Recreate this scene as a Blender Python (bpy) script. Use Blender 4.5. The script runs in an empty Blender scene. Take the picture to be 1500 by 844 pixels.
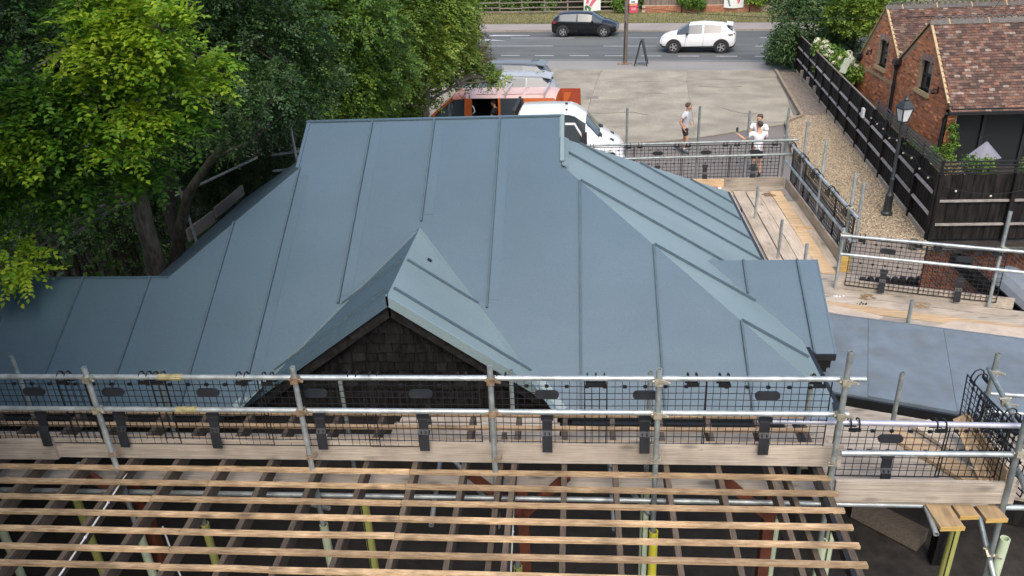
import bpy, bmesh, math, random
import numpy as np
from mathutils import Vector, Matrix
S = bpy.context.scene
C = S.collection
rnd = random.Random(7)
nr = np.random.default_rng(11)
# ------------------------------------------------------------------ camera
cd = bpy.data.cameras.new("camera")
cam = bpy.data.objects.new("camera", cd); C.objects.link(cam)
def aim(pitch, yaw, roll):
    p, y, r = (math.radians(a) for a in (pitch, yaw, roll))
    f = Vector((-math.sin(y)*math.cos(p), math.cos(y)*math.cos(p), -math.sin(p)))
    rt = Vector((math.cos(y), math.sin(y), 0)); up = rt.cross(f)
    r2 = math.cos(r)*rt - math.sin(r)*up; u2 = math.sin(r)*rt + math.cos(r)*up
    return Matrix((r2, u2, -f)).transposed().to_4x4()
cam.matrix_world = Matrix.Translation((0, 0, 7.5)) @ aim(26, 5.5, 2.75)
cd.sensor_width = 36; cd.lens = 27.84; cd.clip_start = .1; cd.clip_end = 900
S.camera = cam
# ------------------------------------------------------------------ light
SUN_EL, SUN_AZ = 54, 176          # azimuth clockwise from +Y (the way the camera looks)
w = bpy.data.worlds.new("World"); S.world = w; w.use_nodes = True
wn = w.node_tree.nodes; wl = w.node_tree.links
sky = wn.new('ShaderNodeTexSky'); sky.sky_type = 'NISHITA'; sky.sun_disc = False
sky.sun_elevation = math.radians(SUN_EL); sky.sun_rotation = math.radians(SUN_AZ)
sky.air_density = 1.0; sky.dust_density = 4.0; sky.ozone_density = .7
wl.new(sky.outputs[0], wn['Background'].inputs[0]); wn['Background'].inputs[1].default_value = .15
sd = bpy.data.lights.new("sun", 'SUN'); sd.energy = .95; sd.angle = math.radians(50); sd.color = (1, .95, .87)
so = bpy.data.objects.new("sun", sd); C.objects.link(so)
az, el = math.radians(SUN_AZ), math.radians(SUN_EL)
so.rotation_euler = Vector((-math.sin(az)*math.cos(el), -math.cos(az)*math.cos(el), -math.sin(el))).to_track_quat('-Z', 'Y').to_euler()
so.location = (20, -10, 40)
S.view_settings.view_transform = 'Standard'; S.view_settings.look = 'None'
S.view_settings.exposure = 0.85; S.view_settings.gamma = 1
S.render.engine = 'CYCLES'
S.cycles.max_bounces = 6; S.cycles.diffuse_bounces = 3; S.cycles.transparent_max_bounces = 6
G = -.65                           # ground level
# ------------------------------------------------------------------ materials
def lin(r, g, b): return tuple(((c/255)/12.92 if c/255 <= .04045 else ((c/255+.055)/1.055)**2.4) for c in (r, g, b))
MATS = {}
def mat(name, col, rough=.6, var=.18, scale=6., bump=0., metal=0., stretch=(1,1,1), tint=0., col2=None, spec=.5, coat=0., detail=5., mix=(.35,.65), big=0., bigs=.7, hue=None, rot=0., und=0., knot=0.):
    m = bpy.data.materials.new(name); m.use_nodes = True; MATS[name] = m
    n = m.node_tree.nodes; l = m.node_tree.links; b = n['Principled BSDF']
    tc = n.new('ShaderNodeTexCoord'); oi = n.new('ShaderNodeObjectInfo'); at = n.new('ShaderNodeAttribute'); at.attribute_name = 'tint'
    ad = n.new('ShaderNodeMath'); ad.operation = 'ADD'; l.new(at.outputs['Fac'], ad.inputs[0]); l.new(oi.outputs['Random'], ad.inputs[1])
    fr = n.new('ShaderNodeMath'); fr.operation = 'FRACT'; l.new(ad.outputs[0], fr.inputs[0])
    mu = n.new('ShaderNodeMath'); mu.operation = 'MULTIPLY'; l.new(fr.outputs[0], mu.inputs[0]); mu.inputs[1].default_value = 37.
    va = n.new('ShaderNodeVectorMath'); va.operation = 'ADD'; l.new(tc.outputs['Object'], va.inputs[0]); l.new(mu.outputs[0], va.inputs[1])
    mp = n.new('ShaderNodeMapping'); mp.inputs['Scale'].default_value = stretch; mp.inputs['Rotation'].default_value = (0,0,rot); l.new(va.outputs[0], mp.inputs[0])
    no = n.new('ShaderNodeTexNoise'); no.inputs['Scale'].default_value = scale; no.inputs['Detail'].default_value = detail; no.inputs['Roughness'].default_value = .62; l.new(mp.outputs[0], no.inputs['Vector'])
    rp = n.new('ShaderNodeValToRGB'); l.new(no.outputs['Fac'], rp.inputs[0])
    c1 = tuple(c*(1-var) for c in col); c2 = tuple(min(1, c*(1+var)) for c in col) if col2 is None else col2
    rp.color_ramp.elements[0].position, rp.color_ramp.elements[1].position = mix
    rp.color_ramp.elements[0].color = (*c1, 1); rp.color_ramp.elements[1].color = (*c2, 1)
    out = rp.outputs[0]
    if big:
        n2 = n.new('ShaderNodeTexNoise'); n2.inputs['Scale'].default_value = bigs; n2.inputs['Detail'].default_value = 4; l.new(va.outputs[0], n2.inputs['Vector'])
        r2 = n.new('ShaderNodeMapRange'); l.new(n2.outputs['Fac'], r2.inputs[0]); r2.inputs[1].default_value = .3; r2.inputs[2].default_value = .7; r2.inputs[3].default_value = 1-big; r2.inputs[4].default_value = 1+big
        mm = n.new('ShaderNodeMix'); mm.data_type = 'RGBA'; mm.blend_type = 'MULTIPLY'; mm.inputs[0].default_value = 1
        l.new(out, mm.inputs[6]); l.new(r2.outputs[0], mm.inputs[7]); out = mm.outputs[2]
    if tint:
        hv = n.new('ShaderNodeHueSaturation'); r3 = n.new('ShaderNodeMapRange'); l.new(fr.outputs[0], r3.inputs[0]); r3.inputs[3].default_value = 1-tint; r3.inputs[4].default_value = 1+tint
        l.new(r3.outputs[0], hv.inputs['Value']); l.new(out, hv.inputs['Color']); out = hv.outputs[0]
        if hue:                    # a few pieces take another colour
            f2 = n.new('ShaderNodeMath'); f2.operation = 'MULTIPLY'; f2.inputs[1].default_value = 7.31; l.new(fr.outputs[0], f2.inputs[0])
            f3 = n.new('ShaderNodeMath'); f3.operation = 'FRACT'; l.new(f2.outputs[0], f3.inputs[0])
            r4 = n.new('ShaderNodeValToRGB'); r4.color_ramp.interpolation = 'CONSTANT'; l.new(f3.outputs[0], r4.inputs[0])
            e = r4.color_ramp.elements; e[0].position = 0; e[0].color = (*hue[0][1], 1); e[1].position = hue[1][0]; e[1].color = (*hue[1][1], 1)
            for p_, c_ in hue[2:]:
                q = e.new(p_); q.color = (*c_, 1)
            mx = n.new('ShaderNodeMix'); mx.data_type = 'RGBA'; mx.blend_type = 'MULTIPLY'; mx.inputs[0].default_value = 1; l.new(out, mx.inputs[6]); l.new(r4.outputs[0], mx.inputs[7]); out = mx.outputs[2]
    if knot:                       # knots and nail stains
        mk = n.new('ShaderNodeMapping'); mk.inputs['Scale'].default_value = tuple(2.3 if q < 4 else 6. for q in stretch); l.new(va.outputs[0], mk.inputs[0])
        vo = n.new('ShaderNodeTexVoronoi'); vo.inputs['Scale'].default_value = 1.; l.new(mk.outputs[0], vo.inputs['Vector'])
        kr = n.new('ShaderNodeMapRange'); l.new(vo.outputs['Distance'], kr.inputs[0]); kr.inputs[1].default_value = .08; kr.inputs[2].default_value = .24; kr.inputs[3].default_value = 1-knot; kr.inputs[4].default_value = 1.
        km = n.new('ShaderNodeMix'); km.data_type = 'RGBA'; km.blend_type = 'MULTIPLY'; km.inputs[0].default_value = 1
        l.new(out, km.inputs[6]); l.new(kr.outputs[0], km.inputs[7]); out = km.outputs[2]
    l.new(out, b.inputs['Base Color'])
    b.inputs['Roughness'].default_value = rough; b.inputs['Metallic'].default_value = metal
    b.inputs['Specular IOR Level'].default_value = spec; b.inputs['Coat Weight'].default_value = coat
    if bump:
        bp = n.new('ShaderNodeBump'); bp.inputs['Strength'].default_value = bump; bp.inputs['Distance'].default_value = .02; l.new(no.outputs['Fac'], bp.inputs['Height']); l.new(bp.outputs[0], b.inputs['Normal'])
        if und:
            nu = n.new('ShaderNodeTexNoise'); nu.inputs['Scale'].default_value = 1.6; nu.inputs['Detail'].default_value = 2; l.new(va.outputs[0], nu.inputs['Vector'])
            b2 = n.new('ShaderNodeBump'); b2.inputs['Strength'].default_value = und; b2.inputs['Distance'].default_value = .06; l.new(nu.outputs['Fac'], b2.inputs['Height']); l.new(b2.outputs[0], bp.inputs['Normal'])
    return m
def leafmat(name, cols, trans=.35, rough=.45, spec=.4):
    m = bpy.data.materials.new(name); m.use_nodes = True
    n = m.node_tree.nodes; l = m.node_tree.links; b = n['Principled BSDF']
    at = n.new('ShaderNodeAttribute'); at.attribute_name = 'tint'
    rp = n.new('ShaderNodeValToRGB'); l.new(at.outputs['Fac'], rp.inputs[0]); e = rp.color_ramp.elements
    e[0].color = (*cols[0], 1); e[1].color = (*cols[-1], 1)
    for k, c_ in enumerate(cols[1:-1]):
        q = e.new((k+1)/(len(cols)-1)); q.color = (*c_, 1)
    l.new(rp.outputs[0], b.inputs['Base Color']); b.inputs['Roughness'].default_value = rough; b.inputs['Specular IOR Level'].default_value = spec
    t = n.new('ShaderNodeBsdfTranslucent'); l.new(rp.outputs[0], t.inputs[0])
    mx = n.new('ShaderNodeMixShader'); mx.inputs[0].default_value = trans
    l.new(b.outputs[0], mx.inputs[1]); l.new(t.outputs[0], mx.inputs[2]); l.new(mx.outputs[0], n['Material Output'].inputs[0])
    return m
def glass(name, col, rough=.05):
    m = bpy.data.materials.new(name); m.use_nodes = True; b = m.node_tree.nodes['Principled BSDF']
    b.inputs['Base Color'].default_value = (*col, 1); b.inputs['Roughness'].default_value = rough; b.inputs['Specular IOR Level'].default_value = .8
    return m
wood_new = mat('new_timber', (.50,.34,.19), .75, .25, 5, .25, stretch=(.6,9,9), tint=.16, col2=(.60,.44,.27), big=.12, bigs=1.3)
wood_bat = mat('batten_timber', (.33,.205,.108), .75, .3, 7, .3, stretch=(1.2,9,9), tint=.3, col2=(.51,.37,.22), big=.34, bigs=3.4, mix=(.3,.7), knot=.55)
wood_board = mat('scaffold_board', (.36,.31,.25), .8, .22, 5, .3, stretch=(.5,16,16), tint=.12, col2=(.43,.375,.31), big=.26, bigs=2.2, knot=.45)
wood_boardy = mat('scaffold_board_along', (.42,.345,.265), .8, .22, 5, .3, stretch=(16,.5,16), tint=.15, col2=(.51,.435,.345), big=.2, bigs=2, knot=.4)
wood_pale = mat('pale_plywood', (.52,.42,.30), .8, .2, 4, .2, stretch=(1,6,6), tint=.1, col2=(.62,.53,.42))
wood_yellow = mat('yellow_board', (.50,.33,.10), .7, .2, 5, .2, stretch=(1,6,6), tint=.1)
rafter_m = mat('rafter_timber', (.085,.066,.05), .85, .3, 6, .3, stretch=(12,1,12), tint=.22)
rafter_dk = mat('dark_rafter_edge', (.012,.012,.013), .4)
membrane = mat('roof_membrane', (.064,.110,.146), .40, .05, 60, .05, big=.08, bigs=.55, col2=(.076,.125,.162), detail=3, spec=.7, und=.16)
membrane2 = mat('roof_membrane_lit_side', (.168,.232,.246), .46, .05, 60, .05, big=.12, bigs=.6, col2=(.19,.258,.27), detail=3, spec=.85, und=.22)  # lighter copy: light on right-facing slopes put into colour; also pale trims
seam_m = mat('seam_profile', (.072,.108,.135), .6, .1, 10, spec=.2)
felt = mat('felt_roof', (.142,.168,.188), .6, .1, 2.2, .1, big=.10, bigs=5, col2=(.144,.184,.222), mix=(.35,.62), detail=8)
black_edge = mat('black_edge_trim', (.012,.013,.014), .35, .2)
black_wood = mat('black_stained_timber', (.009,.0085,.008), .75, .5, 7, .4, stretch=(2,2,.3), col2=(.023,.0215,.0205), tint=.25, spec=.2)
shingle_m = mat('old_dark_shingle', (.007,.0068,.0066), .85, .5, 9, .5, stretch=(2,2,.7), col2=(.016,.0155,.015), tint=.35, spec=.15)
galv = mat('galvanised_tube', (.36,.41,.42), .42, .2, 9, .05, metal=.55, tint=.12, col2=(.50,.55,.56), big=.15, bigs=3)
galv_dull = mat('weathered_tube', (.25,.285,.28), .5, .25, 11, .05, metal=.45, tint=.15)
rust = mat('rusty_coupler', (.28,.20,.13), .6, .4, 30, .3, metal=.4, tint=.3)
coupler_m = mat('zinc_coupler', (.42,.39,.30), .5, .3, 30, .2, metal=.5, tint=.2)
plastic = mat('black_plastic', (.010,.011,.013), .45, .2, spec=.4)
plastic2 = mat('grey_black_plastic', (.020,.023,.028), .5, .2, spec=.4)
foam_y = mat('yellow_foam', (.62,.57,.05), .7, .1, tint=.05)
foam_o = mat('olive_foam', (.30,.31,.09), .7, .12, tint=.1)
foam_p = mat('pale_green_foam', (.47,.55,.38), .7, .1, tint=.08)
steel_red = mat('red_oxide_steel', (.12,.035,.018), .6, .3, 8)
white_p = mat('white_plastic', (.72,.72,.72), .5, .05)
concrete = mat('forecourt_concrete', (.258,.236,.184), .88, .14, 20, .25, tint=.05, col2=(.338,.31,.248), big=.24, bigs=.9, detail=9)
tarmac = mat('road_asphalt', (.098,.106,.104), .85, .14, 55, .25, big=.12, bigs=.35, detail=8)
tarmac2 = mat('drive_asphalt', (.165,.15,.138), .88, .16, 40, .25, big=.14, bigs=.6, detail=8)
pave_m = mat('footway_asphalt', (.24,.232,.222), .88, .12, 40, .2, big=.1, bigs=.4, detail=8)
fwy = mat('far_footway', (.27,.243,.222), .9, .12, 30, .2, big=.12, bigs=.5)
roadline = mat('road_paint', (.56,.57,.57), .7, .2, 20, col2=(.66,.66,.66), big=.15, bigs=1.5)
roadline2 = mat('worn_road_paint', (.30,.30,.30), .8, .2, 20, big=.2, bigs=1)
kerb_m = mat('kerb_stone', (.27,.245,.215), .9, .2, 20, .2, tint=.1)
soil = mat('soil', (.028,.022,.016), .95, .4, 3, .5, big=.3, bigs=1)
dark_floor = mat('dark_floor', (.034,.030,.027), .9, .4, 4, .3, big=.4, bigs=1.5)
gravel_base = mat('gravel_bed', (.25,.20,.135), .95, .3, 30, .6, big=.15, bigs=1)
gravel_m = mat('gravel_stones', (.33,.265,.175), .85, .15, 30, tint=.5, col2=(.39,.32,.225))
litter = mat('leaf_litter', (.17,.135,.105), .95, .45, 14, .6, col2=(.30,.25,.20))
verge_m = mat('verge_grass', (.16,.155,.055), .95, .35, 5, .5, col2=(.235,.215,.10), big=.2, bigs=.35, stretch=(.5,1,1))
mortar = mat('mortar', (.50,.43,.33), .9, .15, 20)
mortar_dk = mat('dirty_mortar', (.36,.27,.18), .9, .15, 20)
BR = [(0,(1,1,1)),(.28,(.82,.70,.66)),(.45,(1.15,1.05,.9)),(.62,(.62,.55,.55)),(.72,(1.05,.9,.78)),(.93,(1.5,1.55,1.5))]
brick_m = mat('red_brick', (.56,.225,.105), .85, .2, 25, .3, tint=.22, hue=BR)
brick_dk = mat('deep_red_brick', (.45,.155,.075), .85, .2, 25, .3, tint=.25, hue=BR[:5])
TL = [(0,(1,1,1)),(.22,(.58,.52,.53)),(.42,(1.15,.92,.82)),(.60,(.72,.62,.60)),(.80,(.42,.42,.45)),(.94,(1.6,2.0,2.2))]
tile_m = mat('clay_roof_tile', (.140,.088,.066), .85, .3, 14, .3, tint=.28, hue=TL)
ridge_m = mat('ridge_tile', (.10,.092,.085), .85, .25, 12, .3, tint=.12)
stone_c = mat('ochre_stone', (.46,.33,.17), .85, .18, 9, .2)
verge_c = mat('verge_mortar', (.43,.315,.17), .85, .15, 9)
arch_m = mat('pinkish_arch_brick', (.36,.23,.19), .85, .2, 20, .2, tint=.2)
winglass = glass('dark_window', (.022,.027,.028), .04)
frame_dk = mat('dark_frame', (.02,.022,.024), .5)
iron = mat('black_iron', (.014,.015,.017), .42, .2)
iron2 = mat('lamp_post_paint', (.028,.034,.040), .45, .2)
lampglass = mat('opal_lamp_glass', (.62,.66,.66), .35, .06)
bark = mat('bark', (.095,.082,.062), .95, .4, 7, .7, stretch=(3,3,.7), col2=(.15,.135,.10), big=.3, bigs=2)
bark2 = mat('dark_bark', (.045,.038,.03), .95, .4, 7, .6, stretch=(3,3,.7))
fence_w = mat('weathered_rail', (.20,.17,.145), .85, .25, 8, .3, stretch=(1,8,8), tint=.15)
rail_grey = mat('silvered_timber', (.27,.25,.235), .85, .25, 8, .3, tint=.15)
pole_m = mat('telegraph_pole', (.135,.115,.10), .85, .3, 8, .3, stretch=(6,6,.5))
brown_fence = mat('brown_fence_board', (.17,.135,.11), .85, .25, 8, .3, stretch=(4,4,.5), tint=.2)
hedge_core = mat('hedge_twigs', (.02,.022,.012), .95, .4, 9, .6)
# ------------------------------------------------------------------ mesh helper
class MB:
    def __init__(s): s.v = []; s.f = []; s.m = []; s.t = []; s.cm = 0; s.ct = 0.
    def add(s, vs, fs):
        b = len(s.v); s.v += [tuple(q) for q in vs]
        for f in fs: s.f.append(tuple(i+b for i in f)); s.m.append(s.cm); s.t.append(s.ct)
        return s
    def hexa(s, p):  # p: 4 bottom, 4 top
        return s.add(p, [(3,2,1,0),(4,5,6,7),(0,1,5,4),(1,2,6,5),(2,3,7,6),(3,0,4,7)])
    def box(s, x0, x1, y0, y1, z0, z1):
        return s.hexa([(x0,y0,z0),(x1,y0,z0),(x1,y1,z0),(x0,y1,z0),(x0,y0,z1),(x1,y0,z1),(x1,y1,z1),(x0,y1,z1)])
    def bar(s, p, q, wd, h, up=(0,0,1)):
        p, q = Vector(p), Vector(q); d = (q-p).normalized(); u = Vector(up)
        sd = d.cross(u)
        if sd.length < 1e-4: sd = d.cross(Vector((1,0,0)))
        sd.normalize(); u = sd.cross(d); a = sd*wd/2; c = u*h/2
        return s.hexa([p-a-c, p+a-c, q+a-c, q-a-c, p-a+c, p+a+c, q+a+c, q-a+c])
    def tube(s, p, q, r, n=10, r2=None, cap=True, hollow=False):
        return s.path([p, q], [r, r if r2 is None else r2], n, cap, hollow)
    def path(s, pts, rs, n=8, cap=True, hollow=False):
        pts = [Vector(p) for p in pts]; vs = []; fs = []; a = None
        for i, p in enumerate(pts):
            d = (pts[min(i+1, len(pts)-1)] - pts[max(i-1, 0)]).normalized()
            if a is None:
                a = d.cross(Vector((0,0,1)))
                if a.length < 1e-3: a = d.cross(Vector((1,0,0)))
            a = (a - d*a.dot(d)).normalized(); b = d.cross(a)
            for k in range(n):
                t = 2*math.pi*k/n; vs.append(p + (a*math.cos(t)+b*math.sin(t))*rs[i])
        for i in range(len(pts)-1):
            for k in range(n):
                k2 = (k+1) % n; fs.append((i*n+k, i*n+k2, (i+1)*n+k2, (i+1)*n+k))
        if hollow:     # an open tube end seen from outside: a rim and a bore
            for e, sg in ((0, 1), (len(pts)-1, -1)):
                d = (pts[1]-pts[0]).normalized()*sg if e == 0 else (pts[-1]-pts[-2]).normalized()*-1
                b0 = len(vs); c = pts[e]
                for k in range(n): vs.append(c + (Vector(vs[e*n+k])-c)*.78)
                for k in range(n): vs.append(Vector(vs[b0+k]) + d*rs[e]*2.5)
                for k in range(n):
                    k2 = (k+1) % n
                    fs.append((e*n+k, e*n+k2, b0+k2, b0+k)); fs.append((b0+k, b0+k2, b0+n+k2, b0+n+k))
                fs.append(tuple(b0+n+k for k in range(n)))
        elif cap:
            fs.append(tuple(range(n-1, -1, -1))); fs.append(tuple(range((len(pts)-1)*n, len(pts)*n)))
        return s.add(vs, fs)
    def prism(s, poly, off):      # polygon (3D points) pushed along off
        n = len(poly); off = Vector(off); vs = [Vector(p) for p in poly]; vs += [p+off for p in vs]
        fs = [tuple(range(n)), tuple(range(2*n-1, n-1, -1))]
        for i in range(n):
            j = (i+1) % n; fs.append((i, n+i, n+j, j))
        return s.add(vs, fs)
    def face(s, pts): return s.add(pts, [tuple(range(len(pts)))])
    def disc(s, c, ax, r, n=16, h=.01):
        c = Vector(c); ax = Vector(ax).normalized(); return s.tube(c, c+ax*h, r, n)
    def lathe(s, prof, c=(0,0,0), n=16, cap=True):
        vs = []; fs = []; c = Vector(c)
        for r, z in prof:
            for k in range(n):
                t = 2*math.pi*k/n; vs.append(c+Vector((r*math.cos(t), r*math.sin(t), z)))
        for i in range(len(prof)-1):
            for k in range(n):
                k2 = (k+1) % n; fs.append((i*n+k, i*n+k2, (i+1)*n+k2, (i+1)*n+k))
        if cap: fs.append(tuple(range(n-1,-1,-1))); fs.append(tuple(range((len(prof)-1)*n, len(prof)*n)))
        return s.add(vs, fs)
    def ball(s, c, r, n=8, sq=(1,1,1)):
        prof = [(r*math.sin(math.pi*i/n), -r*math.cos(math.pi*i/n)) for i in range(1, n)]
        b = len(s.v); s.lathe(prof, (0,0,0), n*2)
        for i in range(b, len(s.v)):
            x, y, z = s.v[i]; s.v[i] = (c[0]+x*sq[0], c[1]+y*sq[1], c[2]+z*sq[2])
        return s
    def build(s, name, m, parent=None, world=False, smooth=0, label=None, cat=None, group=None, kind=None):
        me = bpy.data.meshes.new(name); vs = s.v; off = Vector((0,0,0))
        if parent is not None and world: off = wloc(parent)
        if parent is None and s.v:
            a = np.array(s.v); mn, mx = a.min(0), a.max(0); off = Vector(((mn[0]+mx[0])/2, (mn[1]+mx[1])/2, mn[2]))
        if off.length: vs = [(x-off.x, y-off.y, z-off.z) for x, y, z in vs]
        me.from_pydata(vs, [], s.f)
        for q in (m if isinstance(m, (list, tuple)) else [m]): me.materials.append(q)
        if any(s.m): me.polygons.foreach_set('material_index', s.m)
        if any(s.t): me.attributes.new('tint', 'FLOAT', 'FACE').data.foreach_set('value', s.t)
        if smooth:
            me.polygons.foreach_set('use_smooth', [True]*len(s.f)); me.set_sharp_from_angle(angle=math.radians(smooth))
        me.update()
        o = bpy.data.objects.new(name, me); C.objects.link(o)
        if parent is not None: o.parent = parent
        else: o.location = off
        return tag(o, label, cat, group, kind)
def wloc(o):
    p = Vector((0,0,0))
    while o is not None: p += o.location; o = o.parent
    return p
def tag(o, label=None, cat=None, group=None, kind=None):
    if label: o['label'] = label
    if cat: o['category'] = cat
    if group: o['group'] = group
    if kind: o['kind'] = kind
    return o
def thing(name, label, cat, loc=(0,0,0), group=None, rz=0.):
    o = bpy.data.objects.new(name, None); C.objects.link(o); o.location = loc; o.rotation_euler.z = rz; o.empty_display_size = .2
    return tag(o, label, cat, group)
KIDS = {}
def dup(o, parent=None, **kw):
    c = o.copy(); C.objects.link(c)
    if parent is not None: c.parent = parent
    for ch in [q for q in C.objects if q.parent == o]: dup(ch, c)
    return tag(c, **kw) if kw else c
CAMP = Vector((0,0,7.5))
def pieces(name, shapes, m, parent, limit=300, stuff_name=None, world=True):
    """shapes: list of (centre, eight local corners): the nearest ones become parts of their own, the rest one joined part"""
    base = wloc(parent); order = sorted(range(len(shapes)), key=lambda i: (Vector(shapes[i][0])-CAMP).length)
    cache = {}
    for i in order[:limit]:
        c, p = shapes[i]; key = tuple(round(q, 4) for v in p for q in v)
        if key not in cache:
            mb = MB(); mb.hexa(p); me = bpy.data.meshes.new(name); me.from_pydata(mb.v, [], mb.f); me.materials.append(m); cache[key] = me
        o = bpy.data.objects.new(name, cache[key]); C.objects.link(o); o.parent = parent; o.location = Vector(c)-base
    rest = order[limit:]
    if rest:
        mb = MB()
        for i in rest:
            c, p = shapes[i]; mb.ct = rnd.random(); mb.hexa([(c[0]+q[0], c[1]+q[1], c[2]+q[2]) for q in p])
        mb.build(stuff_name or name, m, parent, world=True, kind='stuff')
def cbox(dx, dy, dz):
    a, b, c = dx/2, dy/2, dz/2
    return [(-a,-b,-c),(a,-b,-c),(a,b,-c),(-a,b,-c),(-a,-b,c),(a,-b,c),(a,b,c),(-a,b,c)]
ORD = ['first','second','third','fourth','fifth','sixth','seventh','eighth','ninth','tenth']
# ================================================================== setting: ground, forecourt, road
def poly_sheet(name, pts, z, m, kind='structure', parent=None, th=0.):
    mb = MB(); p3 = [(x, y, z) for x, y in pts]
    if th: mb.prism([(x, y, z-th) for x, y in pts], (0,0,th))
    else: mb.face(p3)
    return mb.build(name, m, parent, world=True, kind=kind)
poly_sheet('ground', [(-400,-60),(400,-60),(400,500),(-400,500)], G-.06, soil)
E1 = Vector((math.cos(math.radians(-11.1)), math.sin(math.radians(-11.1)), 0)); E2 = Vector((-E1.y, E1.x, 0))
def rd(a, c): q = E1*a + E2*c; return (q.x, q.y)       # along the road, across the road
poly_sheet('driveway', [(-6.6,13),(7.3,13),(7.0,20),(7.15,26.5),(7.9,31.2),rd(6,42.3),rd(-26,42.3),(-14,28.2),(-6.6,27.5)], G-.03, tarmac2)
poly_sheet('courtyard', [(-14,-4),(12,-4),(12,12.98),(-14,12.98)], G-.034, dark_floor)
fc = poly_sheet('forecourt', [(-13,28.0),(2.0,28.4),(4.9,29.4),(7.86,30.8),(8.6,31.75),(9.6,41.2),rd(1,42.2),rd(-22,42.2)], G-.02, mat('joint_dirt', (.17,.145,.11), .95, .3, 9))
# concrete slabs with open joints, cast as separate bays
xs = [-12.9,-7.6,-3.6,.55,4.9,9.6]
def edgex(x, y):   # slab joints drift right with distance
    return x + (y-36.2)*.085 if x > -13 else x
rows = [(28.2,31.2),(31.2,35.75),(35.75,39.3),(39.3,43.9)]
def top_y(x): return (42.2 - x*E2.x)/E2.y
def bot_y(x):
    P_ = [(-14,27.9),(2,28.4),(4.9,29.4),(7.9,30.85),(12,33)]
    for (a,b),(c,d) in zip(P_, P_[1:]):
        if a <= x <= c: return b+(d-b)*(x-a)/(c-a)
    return 28
for r_, (y0, y1) in enumerate(rows):
    for k in range(5):
        g = .007; q = []
        for xx, yy, sx, sy in ((xs[k],y0,1,1),(xs[k+1],y0,-1,1),(xs[k+1],y1,-1,-1),(xs[k],y1,1,-1)):
            X = edgex(xx, yy)+sx*g
            if k == 4 and sx < 0: X = 8.62+(yy-31.75)*.104 if yy > 31.75 else 8.62
            if k == 4 and sx < 0 and yy < 31.5: X = 8.35
            Y = yy+sy*g
            if r_ == 3 and sy < 0: Y = top_y(X)
            if r_ == 0 and sy > 0: Y = bot_y(X)
            q.append((X, Y))
        poly_sheet('concrete_slab', q, G+rnd.uniform(0,.006), concrete, kind=None, parent=fc, th=.05)
dr = MB(); dr.box(.30,.86,35.95,36.5,G+.004,G+.016); 
for i in range(6): dr.box(.33+i*.085,.37+i*.085,36.0,36.45,G+.014,G+.022)
dr.build('drain_cover', mat('cast_drain', (.20,.185,.15), .8, .2, 20), None, label='small drain cover let into the concrete forecourt', cat='drain cover')
road = poly_sheet('road', [rd(-90,44.6),rd(90,44.6),rd(90,55.2),rd(-90,55.2)], G-.018, tarmac)
poly_sheet('pavement', [rd(-90,42.2),rd(90,42.2),rd(90,44.62),rd(-90,44.62)], G-.012, pave_m)
for c0, c1, k in ((46.6,47.5,1.13),(48.2,48.9,1.10),(49.7,52.3,1.16),(53.0,53.7,.88),(54.3,55.15,.92)):
    mb = MB()
    for a in range(-40,30,2): mb.face([(*rd(a,c0+.12*math.sin(a*.7)),G-.0155),(*rd(a+2,c0+.12*math.sin((a+2)*.7)),G-.0155),(*rd(a+2,c1+.12*math.sin((a+2)*.5)),G-.0155),(*rd(a,c1+.12*math.sin(a*.5)),G-.0155)])
    mb.build('worn_strip', mat('worn_asphalt_%d' % round(c0), (.100*k,.107*k,.104*k), .85, .14, 55, .25, big=.16, bigs=.35, detail=8), road, world=True)
crk = mat('crack_line', (.12,.105,.08), .95, .3, 9)
for pts in ([(1.3,39.6),(2.4,39.3),(3.1,39.45),(4.4,39.0)],[(-.6,33.8),(.9,33.2),(2.2,33.3),(3.0,32.5)],[(5.6,37.9),(6.6,37.6),(7.9,37.75)],[(6.0,33.6),(6.5,32.7),(7.6,32.3)],[(2.6,36.9),(3.6,36.7),(4.1,36.2)]):
    mb = MB(); Q = []
    for (a,b),(c_,d_) in zip(pts, pts[1:]):
        for s in range(4): Q.append((a+(c_-a)*s/4+rnd.uniform(-.05,.05), b+(d_-b)*s/4+rnd.uniform(-.05,.05)))
    for p, q in zip(Q, Q[1:]): mb.bar((*p,G+.006),(*q,G+.006),.035,.006)
    mb.build('crack', crk, fc, world=True)
def line(a0, a1, c, wd, m, nm, c1=None):
    c1 = c if c1 is None else c1
    mb = MB(); mb.face([(*rd(a0,c-wd/2),G-.013),(*rd(a1,c1-wd/2),G-.013),(*rd(a1,c1+wd/2),G-.013),(*rd(a0,c+wd/2),G-.013)]); return mb.build(nm, m, road, world=True)
line(-40,40,44.95,.10,roadline2,'edge_line')
for k in range(14):
    a = -22.0+k*2.06; line(a, a+1.15, 46.22, .12, roadline, 'dash_line')
for a0, a1 in ((-30,-18.5),(-16.2,-11.35),(-8.2,-5.0),(.67,6),(9,15)): line(a0, a1, 49.47, .11, roadline, 'lane_line')
for a0, a1 in ((-22,-19),(-14.9,-10.6),(-7.55,-5.2),(.95,4.5),(8,12)): line(a0, a1, 52.55, .10, roadline, 'centre_line')
mb = MB(); mb.face([(*rd(-18.6,51.85),G-.013),(*rd(-14.9,51.45),G-.013),(*rd(-16.2,51.98),G-.013),(*rd(-18.6,52.28),G-.013)]); mb.build('arrow_marking', roadline, road, world=True)
mb = MB(); mb.face([(*rd(-16.9,53.45),G-.013),(*rd(-13.9,53.55),G-.013),(*rd(-13.9,53.72),G-.013),(*rd(-16.5,53.85),G-.013)]); mb.build('arrow_marking', roadline, road, world=True)
fw = poly_sheet('footway', [rd(-90,55.32),rd(90,55.32),rd(90,58.3),rd(-90,58.3)], G+.09, fwy)
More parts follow.
